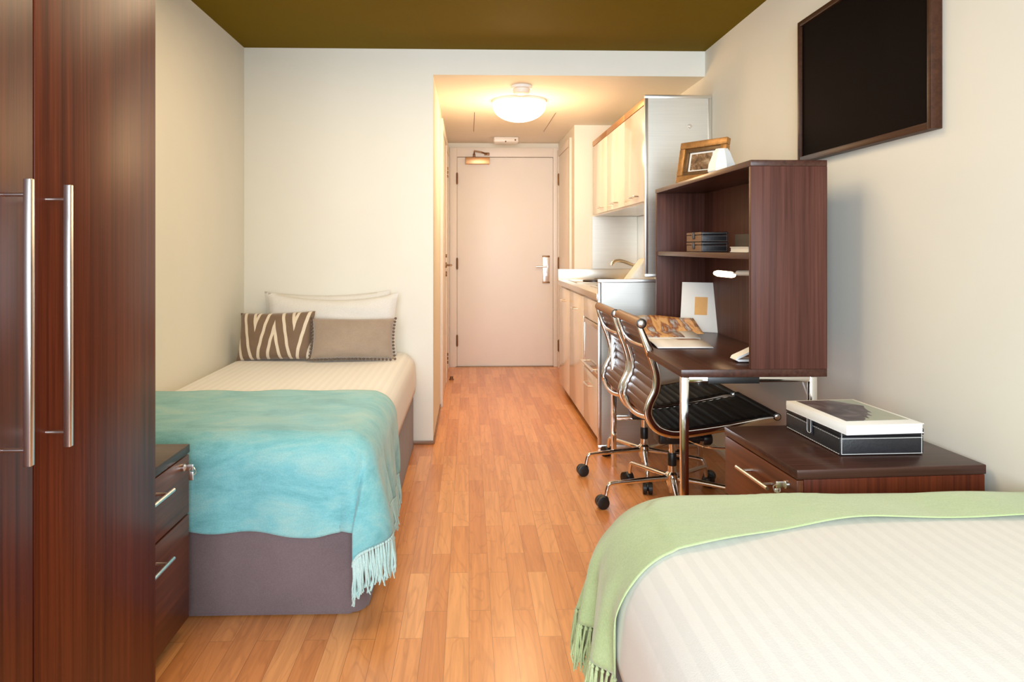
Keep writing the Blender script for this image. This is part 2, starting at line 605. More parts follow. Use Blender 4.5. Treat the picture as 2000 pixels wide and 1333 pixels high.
# window wall behind the camera
wr = MB().box(XL, XR, YR - T, YR, 0, 0.62).box(XL, XR, YR - T, YR, 2.27, ZC).box(XL, -1.05, YR - T, YR, 0.62, 2.27).box(1.25, XR, YR - T, YR, 0.62, 2.27)
struct('wall_rear', wr, WALL)
wf = MB()
for x in (-1.05, 0.07, 1.19):
    wf.box(x, x + 0.06, YR - 0.08, YR - 0.03, 0.62, 2.27)
wf.box(-1.05, 1.25, YR - 0.08, YR - 0.03, 0.62, 0.68).box(-1.05, 1.25, YR - 0.08, YR - 0.03, 2.21, 2.27)
struct('window_1', wf, FRAMEW)
# skirting
struct('baseboard_back', B(XL, HL + 0.004, YB - 0.008, YB, 0, 0.022, 0.003), SKIRT)
struct('baseboard_hall_left', B(HL, HL + 0.008, YB + 0.0, 5.3, 0, 0.022, 0.003), SKIRT)
struct('baseboard_right', B(XR - 0.01, XR, 1.2, 4.15, 0, 0.03, 0.003), FRAMEW)
# ceiling hatch in the hall
hx0, hx1, hy0, hy1 = 0.04, 0.66, 5.45, 6.35
hm = MB()
for a in ((hx0, hx0 + 0.004, hy0, hy1), (hx1, hx1 + 0.004, hy0, hy1)):
    hm.box(*a, ZH - 0.0015, ZH + 0.002)
struct('trim_1', hm, HINGE)


def hinge(x, y, z, parent, side='y', h=0.1):
    m = MB()
    if side == 'y':
        m.box(x - 0.009, x + 0.009, y - 0.014, y, z - h / 2, z + h / 2, 0.002)
        m.cyl((x, y - 0.014, z - h / 2 - 0.008), (x, y - 0.014, z + h / 2 + 0.008), 0.006, 8)
    else:
        for k in (-0.034, 0, 0.034):
            m.cyl((x, y, z + k - 0.012), (x, y, z + k + 0.012), 0.008, 8)
    return m.build('hinge', HINGE, parent)


# entrance door
d1 = struct('door_1', B(-0.114, 0.824, YE - 0.045, YE - 0.005, 0.008, 2.054, 0.002), DOORW, origin=(0.355, YE, 0))
struct('frame', MB().box(-0.19, -0.117, YE - 0.05, YE, 0, 2.15, 0.003).box(0.827, 0.884, YE - 0.05, YE, 0, 2.15, 0.003)
       .box(-0.117, 0.827, YE - 0.05, YE, 2.059, 2.15, 0.003), FRAMEW, d1)
struct('threshold', B(-0.13, 0.83, YE - 0.06, YE - 0.0451, 0, 0.007), HINGE, d1)
for z in (1.846, 1.014, 0.26):
    hinge(-0.116, YE - 0.045, z, d1)
lp = struct('lock_plate', B(0.722, 0.79, YE - 0.057, YE - 0.045, 0.826, 1.089, 0.004), SATIN, d1)
struct('plate_end', MB().box(0.72, 0.792, YE - 0.062, YE - 0.045, 1.076, 1.092, 0.003).box(0.72, 0.792, YE - 0.062, YE - 0.045, 0.822, 0.836, 0.003), HINGE, lp)
struct('lever', MB().cyl((0.76, YE - 0.05, 0.985), (0.76, YE - 0.105, 0.985), 0.011).tube([(0.765, YE - 0.1, 0.985), (0.69, YE - 0.1, 0.985), (0.655, YE - 0.098, 0.985)], 0.010), SATIN, d1)
struct('thumb_turn', MB().cyl((0.756, YE - 0.056, 0.905), (0.756, YE - 0.066, 0.905), 0.013).box(0.745, 0.767, YE - 0.078, YE - 0.064, 0.901, 0.909, 0.002), SATIN, d1)
struct('door_closer', B(-0.035, 0.2, YE - 0.1, YE - 0.045, 1.984, 2.05, 0.004), BRASS, d1)
struct('closer_arm', MB().cyl((0.05, YE - 0.075, 2.045), (0.05, YE - 0.075, 2.085), 0.012, 10)
       .tube([(0.05, YE - 0.078, 2.078), (0.052, YE - 0.12, 2.108), (0.12, YE - 0.125, 2.095), (0.175, YE - 0.07, 2.085)], 0.008, 8)
       .box(0.15, 0.2, YE - 0.065, YE - 0.049, 2.072, 2.1, 0.003), HINGE, d1)
# bathroom door in the hall's left wall
d2 = struct('door_2', B(HL, HL + 0.014, 5.33, 6.2, 0.006, 2.05, 0.002), DOORW, origin=(HL, 5.77, 0))
struct('frame', MB().box(HL, HL + 0.022, 5.26, 5.325, 0, 2.12, 0.003).box(HL, HL + 0.022, 6.205, 6.27, 0, 2.12, 0.003).box(HL, HL + 0.022, 5.325, 6.205, 2.055, 2.12, 0.003), FRAMEW, d2)
struct('handle', MB().lathe([(0, 0), (0.024, 0), (0.024, 0.008), (0, 0.008)], (HL + 0.014, 6.14, 1.02), 14, 'x').cyl((HL + 0.02, 6.14, 1.02), (HL + 0.065, 6.14, 1.02), 0.008)
       .tube([(HL + 0.062, 6.145, 1.02), (HL + 0.062, 6.02, 1.02)], 0.009), HINGE, d2)
struct('lock_escutcheon', MB().lathe([(0, 0), (0.022, 0), (0.022, 0.01), (0, 0.01)], (HL + 0.014, 6.14, 0.945), 14, 'x').lathe([(0, 0), (0.014, 0), (0.014, 0.01), (0, 0.01)], (HL + 0.014, 6.14, 1.10), 14, 'x'), HINGE, d2)
d4 = struct('door_3', B(HL, HL + 0.014, 6.33, 6.95, 0.006, 2.05, 0.002), DOORW, origin=(HL, 6.6, 0))
struct('frame', MB().box(HL, HL + 0.022, 6.27, 6.325, 0, 2.12, 0.003).box(HL, HL + 0.022, 6.955, 7.015, 0, 2.12, 0.003).box(HL, HL + 0.022, 6.325, 6.955, 2.055, 2.12, 0.003), FRAMEW, d4)
for z in (1.831, 0.198):
    hinge(HL + 0.024, 6.3, z, d4, 'x')
# cupboard door in the hall's right wall
d5 = struct('door_4', B(HR - 0.014, HR, 6.22, 6.93, 0.006, 2.05, 0.002), DOORW, origin=(HR, 6.6, 0))
struct('frame', MB().box(HR - 0.02, HR, 6.15, 6.215, 0, 2.12, 0.003).box(HR - 0.02, HR, 6.935, 7.0, 0, 2.12, 0.003).box(HR - 0.02, HR, 6.215, 6.935, 2.055, 2.12, 0.003), FRAMEW, d5)
for z in (1.83, 1.02, 0.22):
    hinge(HR - 0.018, 6.93, z, d5, 'y', 0.1)

# ------------------------------------------------------------------ hall lamp, detectors
L = thing('ceiling_lamp', 'round white glass dome lamp glowing warm on the hallway ceiling', 'ceiling lamp', (0.352, 5.02, ZH))
prof = [(0.185, 0.0)] + [(0.185 * math.cos(a), -0.025 - 0.110 * math.sin(a)) for a in [R(k * 9) for k in range(0, 10)]]
prof[-1] = (0, -0.135)
MB().lathe(prof, (0.352, 5.02, ZH - 0.012), 36).build('lamp_shade', GLOW, L)
MB().lathe([(0, 0), (0.19, 0), (0.19, -0.016), (0, -0.016)], (0.352, 5.02, ZH), 36).build('ceiling_plate', WHITEP, L)
pl = bpy.data.lights.new('hall_lamp_light', 'POINT')
pl.energy = 14
pl.color = (1.0, 0.65, 0.33)
pl.shadow_soft_size = 0.15
plo = bpy.data.objects.new('hall_lamp_light', pl)
COL.objects.link(plo)
plo.location = (0.352, 5.02, ZH - 0.33)

S = thing('smoke_detector', 'small round white smoke detector on the hallway ceiling in front of the dome lamp', 'smoke detector', (0.333, 4.56, ZH))
MB().lathe([(0, 0), (0.068, 0), (0.068, -0.016), (0.058, -0.02), (0, -0.02)], (0.333, 4.56, ZH), 28).build('base', WHITEP, S)
MB().lathe([(0, -0.02), (0.056, -0.02), (0.05, -0.045), (0.036, -0.052), (0, -0.052)], (0.333, 4.56, ZH), 28).build('sensor_head', FRAMEW, S)
S = thing('emergency_light', 'small white emergency fitting on the ceiling above the entrance door', 'emergency light', (0.345, 6.7, ZH))
MB().box(0.23, 0.46, 6.64, 6.78, ZH - 0.05, ZH, 0.012, 3).build('housing', WHITEP, S)
MB().sphere((0.43, 6.64, ZH - 0.03), 0.008).build('indicator', HINGE, S)
MB().sphere((0.34, 6.64, ZH - 0.045), 0.007).build('test_button', HINGE, S)
S = thing('door_stop', 'tiny dark door stop on the wood floor by the hall left wall', 'door stop', (-0.155, 6.35, 0))
MB().lathe([(0, 0), (0.02, 0), (0.02, 0.01), (0.014, 0.014), (0.014, 0.03), (0, 0.032)], (-0.155, 6.35, 0), 14).build('stop', HINGE, S)

# ------------------------------------------------------------------ wardrobe
W = thing('wardrobe', 'tall dark reddish wenge wardrobe with long bar handles on the left', 'wardrobe', (-1.04, 1.276, 0))
MB().box(XL + 0.003, -0.78, 0.785, 0.805, 0, 2.33).box(XL + 0.003, -0.78, 1.743, 1.763, 0, 2.33).box(XL + 0.003, -0.78, 0.805, 1.743, 2.31, 2.33) \
    .box(XL + 0.003, -0.78, 0.805, 1.743, 0.06, 0.08).box(XL + 0.003, XL + 0.01, 0.805, 1.743, 0.08, 2.31).box(-0.82, -0.80, 0.805, 1.743, 0, 0.06).build('carcass', WENGE, W)
for y0, y1, yh in ((1.2785, 1.763, 1.312), (0.785, 1.2735, 1.196)):
    dr = B(-0.78, -0.76, y0, y1, 0.065, 2.33, 0.0015).build('door', WENGE, W)
    h = MB().box(-0.7265, -0.7145, yh - 0.006, yh + 0.006, 0.812, 1.283, 0.0012)
    for z in (0.838, 1.257):
        h.cyl((-0.76, yh, z), (-0.722, yh, z), 0.0035, 10)
    h.build('handle', SATIN, dr)


# ------------------------------------------------------------------ pedestals
def pedestal(label, loc, rot, dx, wy, ztop, hy, group):
    """front faces local -x; wy along local y."""
    P = thing('drawer_pedestal', label, 'drawer unit', loc, rot, True, group)
    x0, x1, y0, y1 = -dx / 2, dx / 2, -wy / 2, wy / 2
    zb = 0.045
    B(x0 + 0.02, x1, y0, y1, zb, ztop - 0.027, 0.002).build('body', WENGE, P)
    B(x0, x1 + 0.002, y0 - 0.003, y1 + 0.003, ztop - 0.026, ztop, 0.0025).build('top', WENGEX, P)
    for k, (a, b) in enumerate(((0.366, ztop - 0.030), (zb + 0.002, 0.360))):
        d = B(x0 + 0.001, x0 + 0.02, y0 + 0.002, y1 - 0.002, a, b, 0.0015).build('drawer', DRAWERW, P)
        zh = 0.498 if k == 0 else 0.308
        h = MB().cyl((x0 - 0.032, hy - 0.1, zh), (x0 - 0.032, hy + 0.1, zh), 0.0055, 12)
        for y in (hy - 0.064, hy + 0.064):
            h.cyl((x0 + 0.002, y, zh), (x0 - 0.032, y, zh), 0.0045, 10)
        h.build('handle', SATIN, d)
    ly = y0 + 0.055 if rot > 1 else y0 + 0.05
    lk = MB().lathe([(0, -0.004), (0.011, -0.004), (0.011, 0.004), (0, 0.004)], (x0 - 0.003, ly, ztop - 0.055), 14, 'x').build('lock', SATIN, P)
    MB().box(x0 - 0.032, x0 - 0.006, ly - 0.002, ly + 0.002, ztop - 0.064, ztop - 0.046, 0.001) \
        .tube([(x0 - 0.03 + 0.009 * math.cos(a), ly + 0.004 * math.sin(3 * a), ztop - 0.066 + 0.012 * math.sin(a)) for a in [R(30 * k) for k in range(12)]], 0.0016, 6, True) \
        .box(x0 - 0.034, x0 - 0.020, ly + 0.002, ly + 0.006, ztop - 0.092, ztop - 0.066, 0.002).build('key', SATIN, lk)
    for cx in (x0 + 0.07, x1 - 0.06):
        for cy in (y0 + 0.05, y1 - 0.05):
            m = MB().cyl((cx, cy, 0.03), (cx, cy, zb + 0.002), 0.008, 8)
            for s in (-1, 1):
                m.lathe([(0, -0.006), (0.017, -0.006), (0.0195, -0.002), (0.0195, 0.002), (0.017, 0.006), (0, 0.006)], (cx, cy + s * 0.008, 0.0195), 16, 'y')
            m.build('castor', BLACK, P)
    return P


pedestal('dark drawer unit on castors between the wardrobe and the teal-covered bed', (-1.085, 1.988, 0), math.pi, 0.47, 0.44, 0.572, 0.075, 'dark drawer pedestals')
pedestal('dark drawer unit against the right wall with the black box and book on top', (1.122, 2.122, 0), R(3.5), 0.535, 0.46, 0.58, -0.03, 'dark drawer pedestals')


# ------------------------------------------------------------------ beds
def prof_edge(r, re):
    if r <= 0:
        return r, 0.0
    if r < re * math.pi / 2:
        return re * math.sin(r / re), -re * (1 - math.cos(r / re))
    return re, -re - (r - re * math.pi / 2)


def contour(x0, x1, y0, y1, n):
    """corner-swept contour of an inner rectangle: (base point, outward direction)."""
    out = []
    for (cx, cy, a0) in ((x1, y0, -90), (x1, y1, 0), (x0, y1, 90), (x0, y0, 180)):
        for k in range(n + 1):
            a = R(a0 + 90 * k / n)
            out.append(((cx, cy), (math.cos(a), math.sin(a))))
    return out


def soft_slab(x0, x1, y0, y1, zt, zb, re, rb=0.0, n=10, puff=0.0, rc=None):
    """a block with rounded top edges and plan corners (outer bounds given), open or closed below."""
    rc = rc or re
    g = rc - re
    ct = contour(x0 + rc, x1 - rc, y0 + rc, y1 - rc, n)
    # densify the long sides
    pts = []
    for i, (b, d) in enumerate(ct):
        pts.append((b, d))
        b2, d2 = ct[(i + 1) % len(ct)]
        if (Vector(b2) - Vector(b)).length > 0.05:
            for k in range(1, 12):
                t = k / 12
                pts.append(((b[0] + (b2[0] - b[0]) * t, b[1] + (b2[1] - b[1]) * t), d))
    m = MB()
    rr = [re * math.pi / 2 * k / 8 for k in range(9)]
    rings = []
    for r in rr:
        o, z = prof_edge(r, re)
        rings.append([m.bm.verts.new((b[0] + d[0] * (g + o), b[1] + d[1] * (g + o), zt + z)) for b, d in pts])
    hgt = zt - re - zb
    for k in range(1, 5):
        z = zt - re - hgt * k / 4
        rings.append([m.bm.verts.new((b[0] + d[0] * (rc + puff * math.sin(math.pi * k / 4)), b[1] + d[1] * (rc + puff * math.sin(math.pi * k / 4)), z)) for b, d in pts])
    for A, Bq in zip(rings, rings[1:]):
        for j in range(len(pts)):
            m.bm.faces.new((A[j], A[(j + 1) % len(pts)], Bq[(j + 1) % len(pts)], Bq[j]))
    bmesh.ops.remove_doubles(m.bm, verts=m.bm.verts, dist=1e-5)
    m.bm.verts.ensure_lookup_table()
    top = [v for v in m.bm.verts if abs(v.co.z - zt) < 1e-6]
    top.sort(key=lambda v: math.atan2(v.co.y - (y0 + y1) / 2, v.co.x - (x0 + x1) / 2))
    m.bm.faces.new(top)
    if rb is not None:
        bot = [v for v in m.bm.verts if abs(v.co.z - zb) < 1e-6]
        bot.sort(key=lambda v: math.atan2(v.co.y - (y0 + y1) / 2, v.co.x - (x0 + x1) / 2))
        m.bm.faces.new(bot)
    return m


def base_block(x0, x1, y0, y1, z0, z1, rc):
    poly = []
    for (cx, cy, a0) in ((x1 - rc, y0 + rc, -90), (x1 - rc, y1 - rc, 0), (x0 + rc, y1 - rc, 90), (x0 + rc, y0 + rc, 180)):
        for k in range(9):
            a = R(a0 + 90 * k / 8)
            poly.append((cx + rc * math.cos(a), cy + rc * math.sin(a)))
    m = MB().prism(poly, z0, z1)
    es = [e for e in m.bm.edges if abs(e.verts[0].co.z - e.verts[1].co.z) < 1e-6]
    bmesh.ops.bevel(m.bm, geom=es, offset=0.012, segments=3, affect='EDGES', profile=0.5)
    return m


ZB = 0.56
# left bed
bed = thing('single_bed', 'single bed with mauve-grey fabric base against the left wall', 'bed', (-0.83, 3.27, 0))
base_block(-1.31, -0.325, 2.29, 4.255, 0.006, 0.35, 0.055).build('base', BASEF, bed)
soft_slab(-1.31, -0.335, 2.30, 4.255, ZB - 0.012, 0.352, 0.075).build('mattress', MATT, bed)
sp = soft_slab(-1.318, -0.312, 2.276, 4.262, ZB, 0.335, 0.09, None, puff=0.004)
sp.build('bedspread', SPREAD, None, (-0.83, 3.27, ZB), solid=0.006, offset=-1)
tag(bpy.data.objects['bedspread'], 'cream striped bedspread on the left bed, under the teal throw', 'bedspread', 'white bedspreads')
# right bed
bed2 = thing('single_bed', 'bed in the right foreground against the right wall, under the green throw', 'bed', (0.85, 0.8, 0))
base_block(0.31, 1.40, -0.2, 1.79, 0.006, 0.35, 0.055).build('base', BASEF, bed2)
soft_slab(0.325, 1.40, -0.2, 1.77, ZB - 0.004, 0.352, 0.115, rc=0.20).build('mattress', MATT, bed2)
o = soft_slab(0.295, 1.412, -0.21, 1.800, ZB + 0.012, 0.335, 0.13, None, puff=0.004, rc=0.225).build('bedspread', SPREAD, None, (0.85, 0.8, ZB), solid=0.006, offset=-1)
tag(o, 'white striped bedspread on the right foreground bed, beside the green throw', 'bedspread', 'white bedspreads')


def drape(p, q, re, k_shrink, flare, folds, amp, ph=0.0, th=None, start=0.0):
    """cloth over a bed corner: p across the side edge, q over the foot edge -> (p', q', dz)"""
    if p <= 0 and q <= 0:
        return p, q, 0.0
    if q <= 0:
        o, z = prof_edge(p, re)
        return o, q, z
    if p <= 0:
        o, z = prof_edge(q, re)
        return p, o, z
    r = math.hypot(p, q)
    t = math.atan2(q, p)
    s2 = math.sin(2 * t) ** 2
    r2 = r * (1 - k_shrink * s2)
    o, z = prof_edge(r2, re)
    rmp = max(0, min(1, (r - re) / 0.3))
    o += rmp * (flare * s2 + amp * s2 * math.sin(folds * t + ph))
    return o * math.cos(t), o * math.sin(t), z


def lerp_table(t, tb):
    for (a, va), (b, vb) in zip(tb, tb[1:]):
        if t <= b:
            k = (t - a) / (b - a)
            k = k * k * (3 - 2 * k)
            return va + (vb - va) * k
    return tb[-1][1]


# teal throw on the left bed
REt = 0.098
XS, YS = -0.402, 2.366          # where the rounding starts


def teal_pt(a, b):
    p, q = a - XS, YS - b
    FL = [(0, 0.042), (22, 0.078), (41, 0.060), (49, 0.018), (58, 0.012), (70, 0.030), (90, 0.014)]

    def rm(r):
        k = max(0, min(1, (r - REt) / 0.30))
        return k * k * (3 - 2 * k)
    if p > 0 and q > 0:
        r = math.hypot(p, q)
        t = math.degrees(math.atan2(q, p))
        s2 = math.sin(2 * R(t)) ** 2
        o, z = prof_edge(r * (1 - 0.14 * s2), REt)
        ph = lerp_table(t, [(0, 0), (41, 73), (58, 61), (90, 90)])
        ph = R(t + (ph - t) * rm(r))
        o += rm(r) * lerp_table(t, FL)
        pp, qq = o * math.cos(ph), o * math.sin(ph)
    elif q <= 0:
        o, z = prof_edge(p, REt)
        k = min(1, -q / 0.22)
        k = k * k * (3 - 2 * k)
        o += rm(p) * (0.042 * (1 - k) + k * (0.018 + 0.010 * math.sin(b * 17) + 0.006 * math.sin(b * 41)) + 0.02 * math.sin(math.pi * k) ** 2)
        pp, qq = o, q
    else:
        o, z = prof_edge(q, REt)
        k = min(1, -p / 0.16)
        k = k * k * (3 - 2 * k)
        o += rm(q) * (0.014 + 0.016 * math.sin(math.pi * k) ** 2 * math.exp(p / 0.1) + k * (0.008 * math.sin(a * 13 + 0.5) + 0.005 * math.sin(a * 29)))
        pp, qq = p, o
    x, y = XS + pp, YS - qq
    zz = ZB + 0.008 + z
    if z > -0.002:
        zz += 0.003 * math.sin(a * 21 + b * 9) * math.sin(b * 17 + a * 3) + 0.002
    return Vector((x, y, zz))


a0, a1 = -1.312, XS + 0.372
Yfar = 3.02


def teal_uv(u, v):
    a = a0 + (a1 - a0) * u
    far = Yfar - 0.10 * max(0, (a - (-0.55)) / 0.6) ** 1.5 if a > -0.55 else Yfar
    a -= u ** 8 * 0.055 * math.exp(-((v - 0.53) / 0.11) ** 2)
    bend = YS - 0.345 - 0.010 * math.sin(a * 9.0) - 0.006 * math.sin(a * 23 + 1)
    return teal_pt(a, far + (bend - far) * v)


T1 = MB().grid(teal_uv, 170, 130).build('throw_blanket', TEAL, None, (-0.83, 2.6, ZB), smooth=180, solid=0.007, offset=0)
tag(T1, 'turquoise wool throw with pale fringe draped over the foot of the left bed', 'throw', 'fringed throws')


def fringe(fn, n, length, mat, parent, out, seed, zmin=0.03, r=0.0032):
    rnd = random.Random(seed)
    m = MB()
    for i in range(n):
        v = (i + 0.5 + rnd.uniform(-0.2, 0.2)) / n
        p = fn(v)
        o = Vector(out(v))
        ln = length * rnd.uniform(0.85, 1.12)
        ln = min(ln, p.z - zmin)
        m.sphere(p + Vector((0, 0, -0.006)), r * 1.9, 6, 4)
        for s in range(3):
            d = Vector((rnd.uniform(-1, 1), rnd.uniform(-1, 1), 0)) * 0.007
            c = Vector((rnd.uniform(-1, 1), rnd.uniform(-1, 1), 0)) * 0.006
            pts = [p, p + d * 0.5 + o * 0.004 + Vector((0, 0, -ln * 0.35)), p + d + c + o * 0.006 + Vector((0, 0, -ln * 0.7)), p + d * 1.2 - c + o * 0.005 + Vector((0, 0, -ln * rnd.uniform(0.92, 1.0)))]
            m.tube(spline(pts, 2), r, 5, scales=[1, 1.0, 1.05, 1.05, 1.0, 0.9, 0.55])
    return m.build('fringe', mat, parent, smooth=60)


f = fringe(lambda v: teal_uv(1.0, 0.01 + 0.98 * v), 90, 0.125, TEALF, T1, lambda v: (1, -0.3, 0), 3)
tag(f, 'pale knotted fringe along the side hem')

# green throw on the right bed
REg = 0.139
GAPg = 0.095                     # plan corner radius beyond the edge rounding
XG, YG = 0.425 + GAPg, 1.670 - GAPg


def green_pt(a, b):
    p, q = XG - a, b - YG
    if p > 0 and q > 0:
        t = math.atan2(q, p)
        s2 = math.sin(2 * t) ** 2
        d = math.hypot(p, q) - GAPg
        d2 = d * (1 - 0.16 * s2) if d > 0 else d
        o, z = prof_edge(d2, REg)
        k = max(0, min(1, (d2 - REg) / 0.3))
        o += k * s2 * (0.060 + 0.018 * math.sin(8 * t + 0.3))
        pp, qq = (GAPg + o) * math.cos(t), (GAPg + o) * math.sin(t)
    elif q <= 0:
        o, z = prof_edge(p - GAPg, REg)
        pp, qq = GAPg + o, q
    else:
        o, z = prof_edge(q - GAPg, REg)
        pp, qq = p, GAPg + o
    p -= GAPg
    x, y = XG - pp, YG + qq
    zz = ZB + 0.018 + z
    if p > REg * 0.9:
        k = min(1, (p - REg * 0.9) / 0.25)
        x -= k * (0.026 + 0.020 * math.sin(b * 38 + 2.1) + 0.008 * math.sin(b * 75))
    if z > -0.002:
        zz += 0.003 * math.sin(a * 15 + b * 9) + 0.003
    return Vector((x, y, zz))


def green_uv(u, v):
    a = 1.408 + (XG - GAPg - 0.330 - 1.408) * u
    k = max(0.0, min(1.0, (0.90 - a) / 0.65))
    near = 1.54 - 0.175 * k * k * (3 - 2 * k) + 0.15 * max(0.0, 0.25 - a)
    return green_pt(a, near + (YG + GAPg + 0.34 - near) * v)


T2 = MB().grid(green_uv, 130, 90).build('throw_blanket', GREEN, None, (0.85, 1.6, ZB), smooth=180, solid=0.0025, offset=0)
tag(T2, 'pale green fringed throw across the end of the right foreground bed', 'throw', 'fringed throws')
f = fringe(lambda v: green_uv(1.0, 0.01 + 0.98 * v), 64, 0.10, GREENF, T2, lambda v: (-1, 0, 0), 5, r=0.0024)


# pillows and cushions
def pillow(name, mat, c, w, h, t, tilt, yaw=0.0, roll=0.0, flange=0.0, sag=0.0, label=None, cat='pillow', group=None, nu=36):
    """local frame: x across, z up its face, y thickness (front = -y)."""
    def side(sg):
        def fn(u, v):
            a, b = 2 * u - 1, 2 * v - 1
            ea = (1 - abs(a) ** 3.2)
            eb = (1 - abs(b) ** 3.2)
            th = (max(0, ea) * max(0, eb)) ** 0.55
            pin = 1 - 0.05 * (1 - abs(a) ** 2) * abs(b) ** 3
            pin2 = 1 - 0.05 * (1 - abs(b) ** 2) * abs(a) ** 3
            x = a * w / 2 * pin2
            z = b * h / 2 * pin - sag * (1 - a * a) * max(0, b)
            wr = 0.004 * math.sin(9 * a + 5 * b) * math.sin(7 * b - 3 * a) * th
            return Vector((x, sg * (t / 2 * th + wr + 0.001), z))
        return fn
    m = MB().grid(side(-1), nu, 24).grid(side(1), nu, 24)
    bmesh.ops.remove_doubles(m.bm, verts=m.bm.verts, dist=0.0025)
    if flange:
        m.box(-w / 2 - flange, -w / 2 + 0.01, -0.002, 0.002, -h / 2, h / 2).box(w / 2 - 0.01, w / 2 + flange, -0.002, 0.002, -h / 2, h / 2)
    o = m.build(name, mat, None, (0, 0, 0), smooth=70)
    o.location = c
    o.rotation_euler = (R(tilt), R(roll), yaw)
    BASE[o] = Vector((0, 0, 0))
    tag(o, label, cat, group)
    return o


pillow('pillow', LINEN, (-0.825, 4.205, 0.738), 0.73, 0.36, 0.10, -5, 0.0, -0.5, 0.0, 0.02, 'white pillow against the wall, rearmost on the left bed', 'pillow', 'white pillows')
pillow('pillow', LINEN, (-0.772, 4.078, 0.738), 0.735, 0.355, 0.12, -9, R(1), 0.5, 0.0, 0.035, 'white pillow directly behind the two brown cushions', 'pillow', 'white pillows')
pillow('cushion', zigzag_mat(), (-1.047, 3.925, 0.690), 0.42, 0.265, 0.11, -18, R(-6), -2.0, 0, 0.0, 'brown cushion with cream zigzag pattern beside the left wall', 'cushion')
c2 = pillow('cushion', TAUPE, (-0.625, 3.885, 0.680), 0.44, 0.225, 0.11, -20, R(6), 1.0, 0, 0.0, 'plain taupe cushion edged with small dark pompoms', 'cushion')
pm = MB()
for sx in (-1, 1):
    for k in range(13):
        b = -1 + 2 * k / 12
        pin2 = 1 - 0.05 * (1 - b * b)
        pm.sphere((sx * 0.226 * pin2, 0, b * 0.112), 0.0075, 7, 5)
for k in range(1, 22):
    a = -1 + 2 * k / 22
    pm.sphere((a * 0.222, 0, -0.1165 + 0.006 * (1 - a * a)), 0.007, 7, 5)
pm.build('pompom_trim', POM, c2)

# ------------------------------------------------------------------ desk and hutch
DX0, DX1, DY0, DY1, DZ = 0.755, 1.283, 2.53, 3.84, 0.735
D = thing('desk', 'dark wood desk with chrome square-tube legs along the right wall', 'desk', (1.02, 3.185, 0))
B(DX0, DX1, DY0, DY1, DZ - 0.028, DZ, 0.002).build('desktop', WENGEY, D)
ft = 0.027
for y in (DY0 + 0.012, DY1 - 0.012 - ft):
    for x in (DX0 + 0.005, DX1 - 0.03 - ft):
        B(x, x + ft, y, y + ft, 0.0, DZ - 0.0285, 0.003).build('leg', CHROME, D)
    B(DX0 + 0.005 + ft, DX1 - 0.03 - ft, y, y + ft, DZ - 0.0285 - 0.02, DZ - 0.0285, 0.002).build('apron_rail', CHROME, D)
B(DX0 + 0.005 + ft, DX1 - 0.03 - ft, DY1 - 0.012 - ft, DY1 - 0.012, 0.248, 0.275, 0.003).build('stretcher', CHROME, D)
B(DX0 + 0.10, DX0 + 0.285, DY0 + 0.007, DY0 + 0.0115, DZ - 0.052, DZ - 0.0286, 0.001).build('rail_reflection_strip', BLACK, D)  # added black strip, paints the chair seat's dark reflection on the chrome rail

H = thing('desk_hutch', 'tall dark brown open shelf unit standing on the desk', 'shelf unit', (1.144, 3.185, DZ))
HX0, HZ = 1.005, 1.484
B(HX0 + 0.002, DX1, DY0, DY0 + 0.022, DZ, HZ - 0.022, 0.0015).build('side_panel', HUTCHW, H)
B(HX0 + 0.002, DX1, DY1 - 0.022, DY1, DZ, HZ - 0.022, 0.0015).build('side_panel', HUTCHW, H)
B(DX1 - 0.016, DX1 - 0.002, DY0 + 0.022, DY1 - 0.022, DZ, HZ - 0.022).build('back_panel', HUTCHW, H)
B(HX0, DX1, DY0, DY1, HZ - 0.022, HZ, 0.002).build('top', WENGEY, H)
B(HX0 + 0.004, DX1 - 0.016, DY0 + 0.022, DY1 - 0.022, 1.128, 1.15, 0.0015).build('shelf', WENGEY, H)

# small light bar under the shelf
LB = thing('clip_lamp', 'small glowing lamp bar reaching from the near side panel under the hutch shelf', 'lamp', (1.1, 2.552, 1.06))
MB().cyl((1.10, 2.5525, 1.078), (1.10, 2.90, 1.066), 0.011, 14).build('mount', WHITEP, LB)
MB().tube([(1.10, 2.895, 1.066), (1.10, 2.95, 1.062)], 0.005, 8).build('arm', CHROME, LB)
MB().lathe([(0, 0), (0.010, 0.004), (0.013, 0.03), (0.014, 0.19), (0.009, 0.228), (0, 0.23)], (1.10, 2.945, 1.056), 14, 'y').build('lamp_head', LEDM, LB)

# things on the hutch
F = thing('picture_frame', 'gilt picture frame with a small sepia photo on top of the hutch', 'picture frame', (1.12, 3.42, HZ), R(35), True)
fm = MB()
FW, FH = 0.27, 0.205     # local: frame faces -x, width along y
tl = Matrix.Rotation(R(12), 4, 'Y')


def fr(y0, y1, z0, z1, x0, x1):
    return Matrix.Translation((0, 0, 0)) @ tl @ Matrix.Translation(((x0 + x1) / 2, (y0 + y1) / 2, (z0 + z1) / 2)), (x1 - x0, y1 - y0, z1 - z0)


def fbar(m, *a, bev=0.004):
    mt, (sx, sy, sz) = fr(*a)
    m.obox(mt, sx, sy, sz, bev)


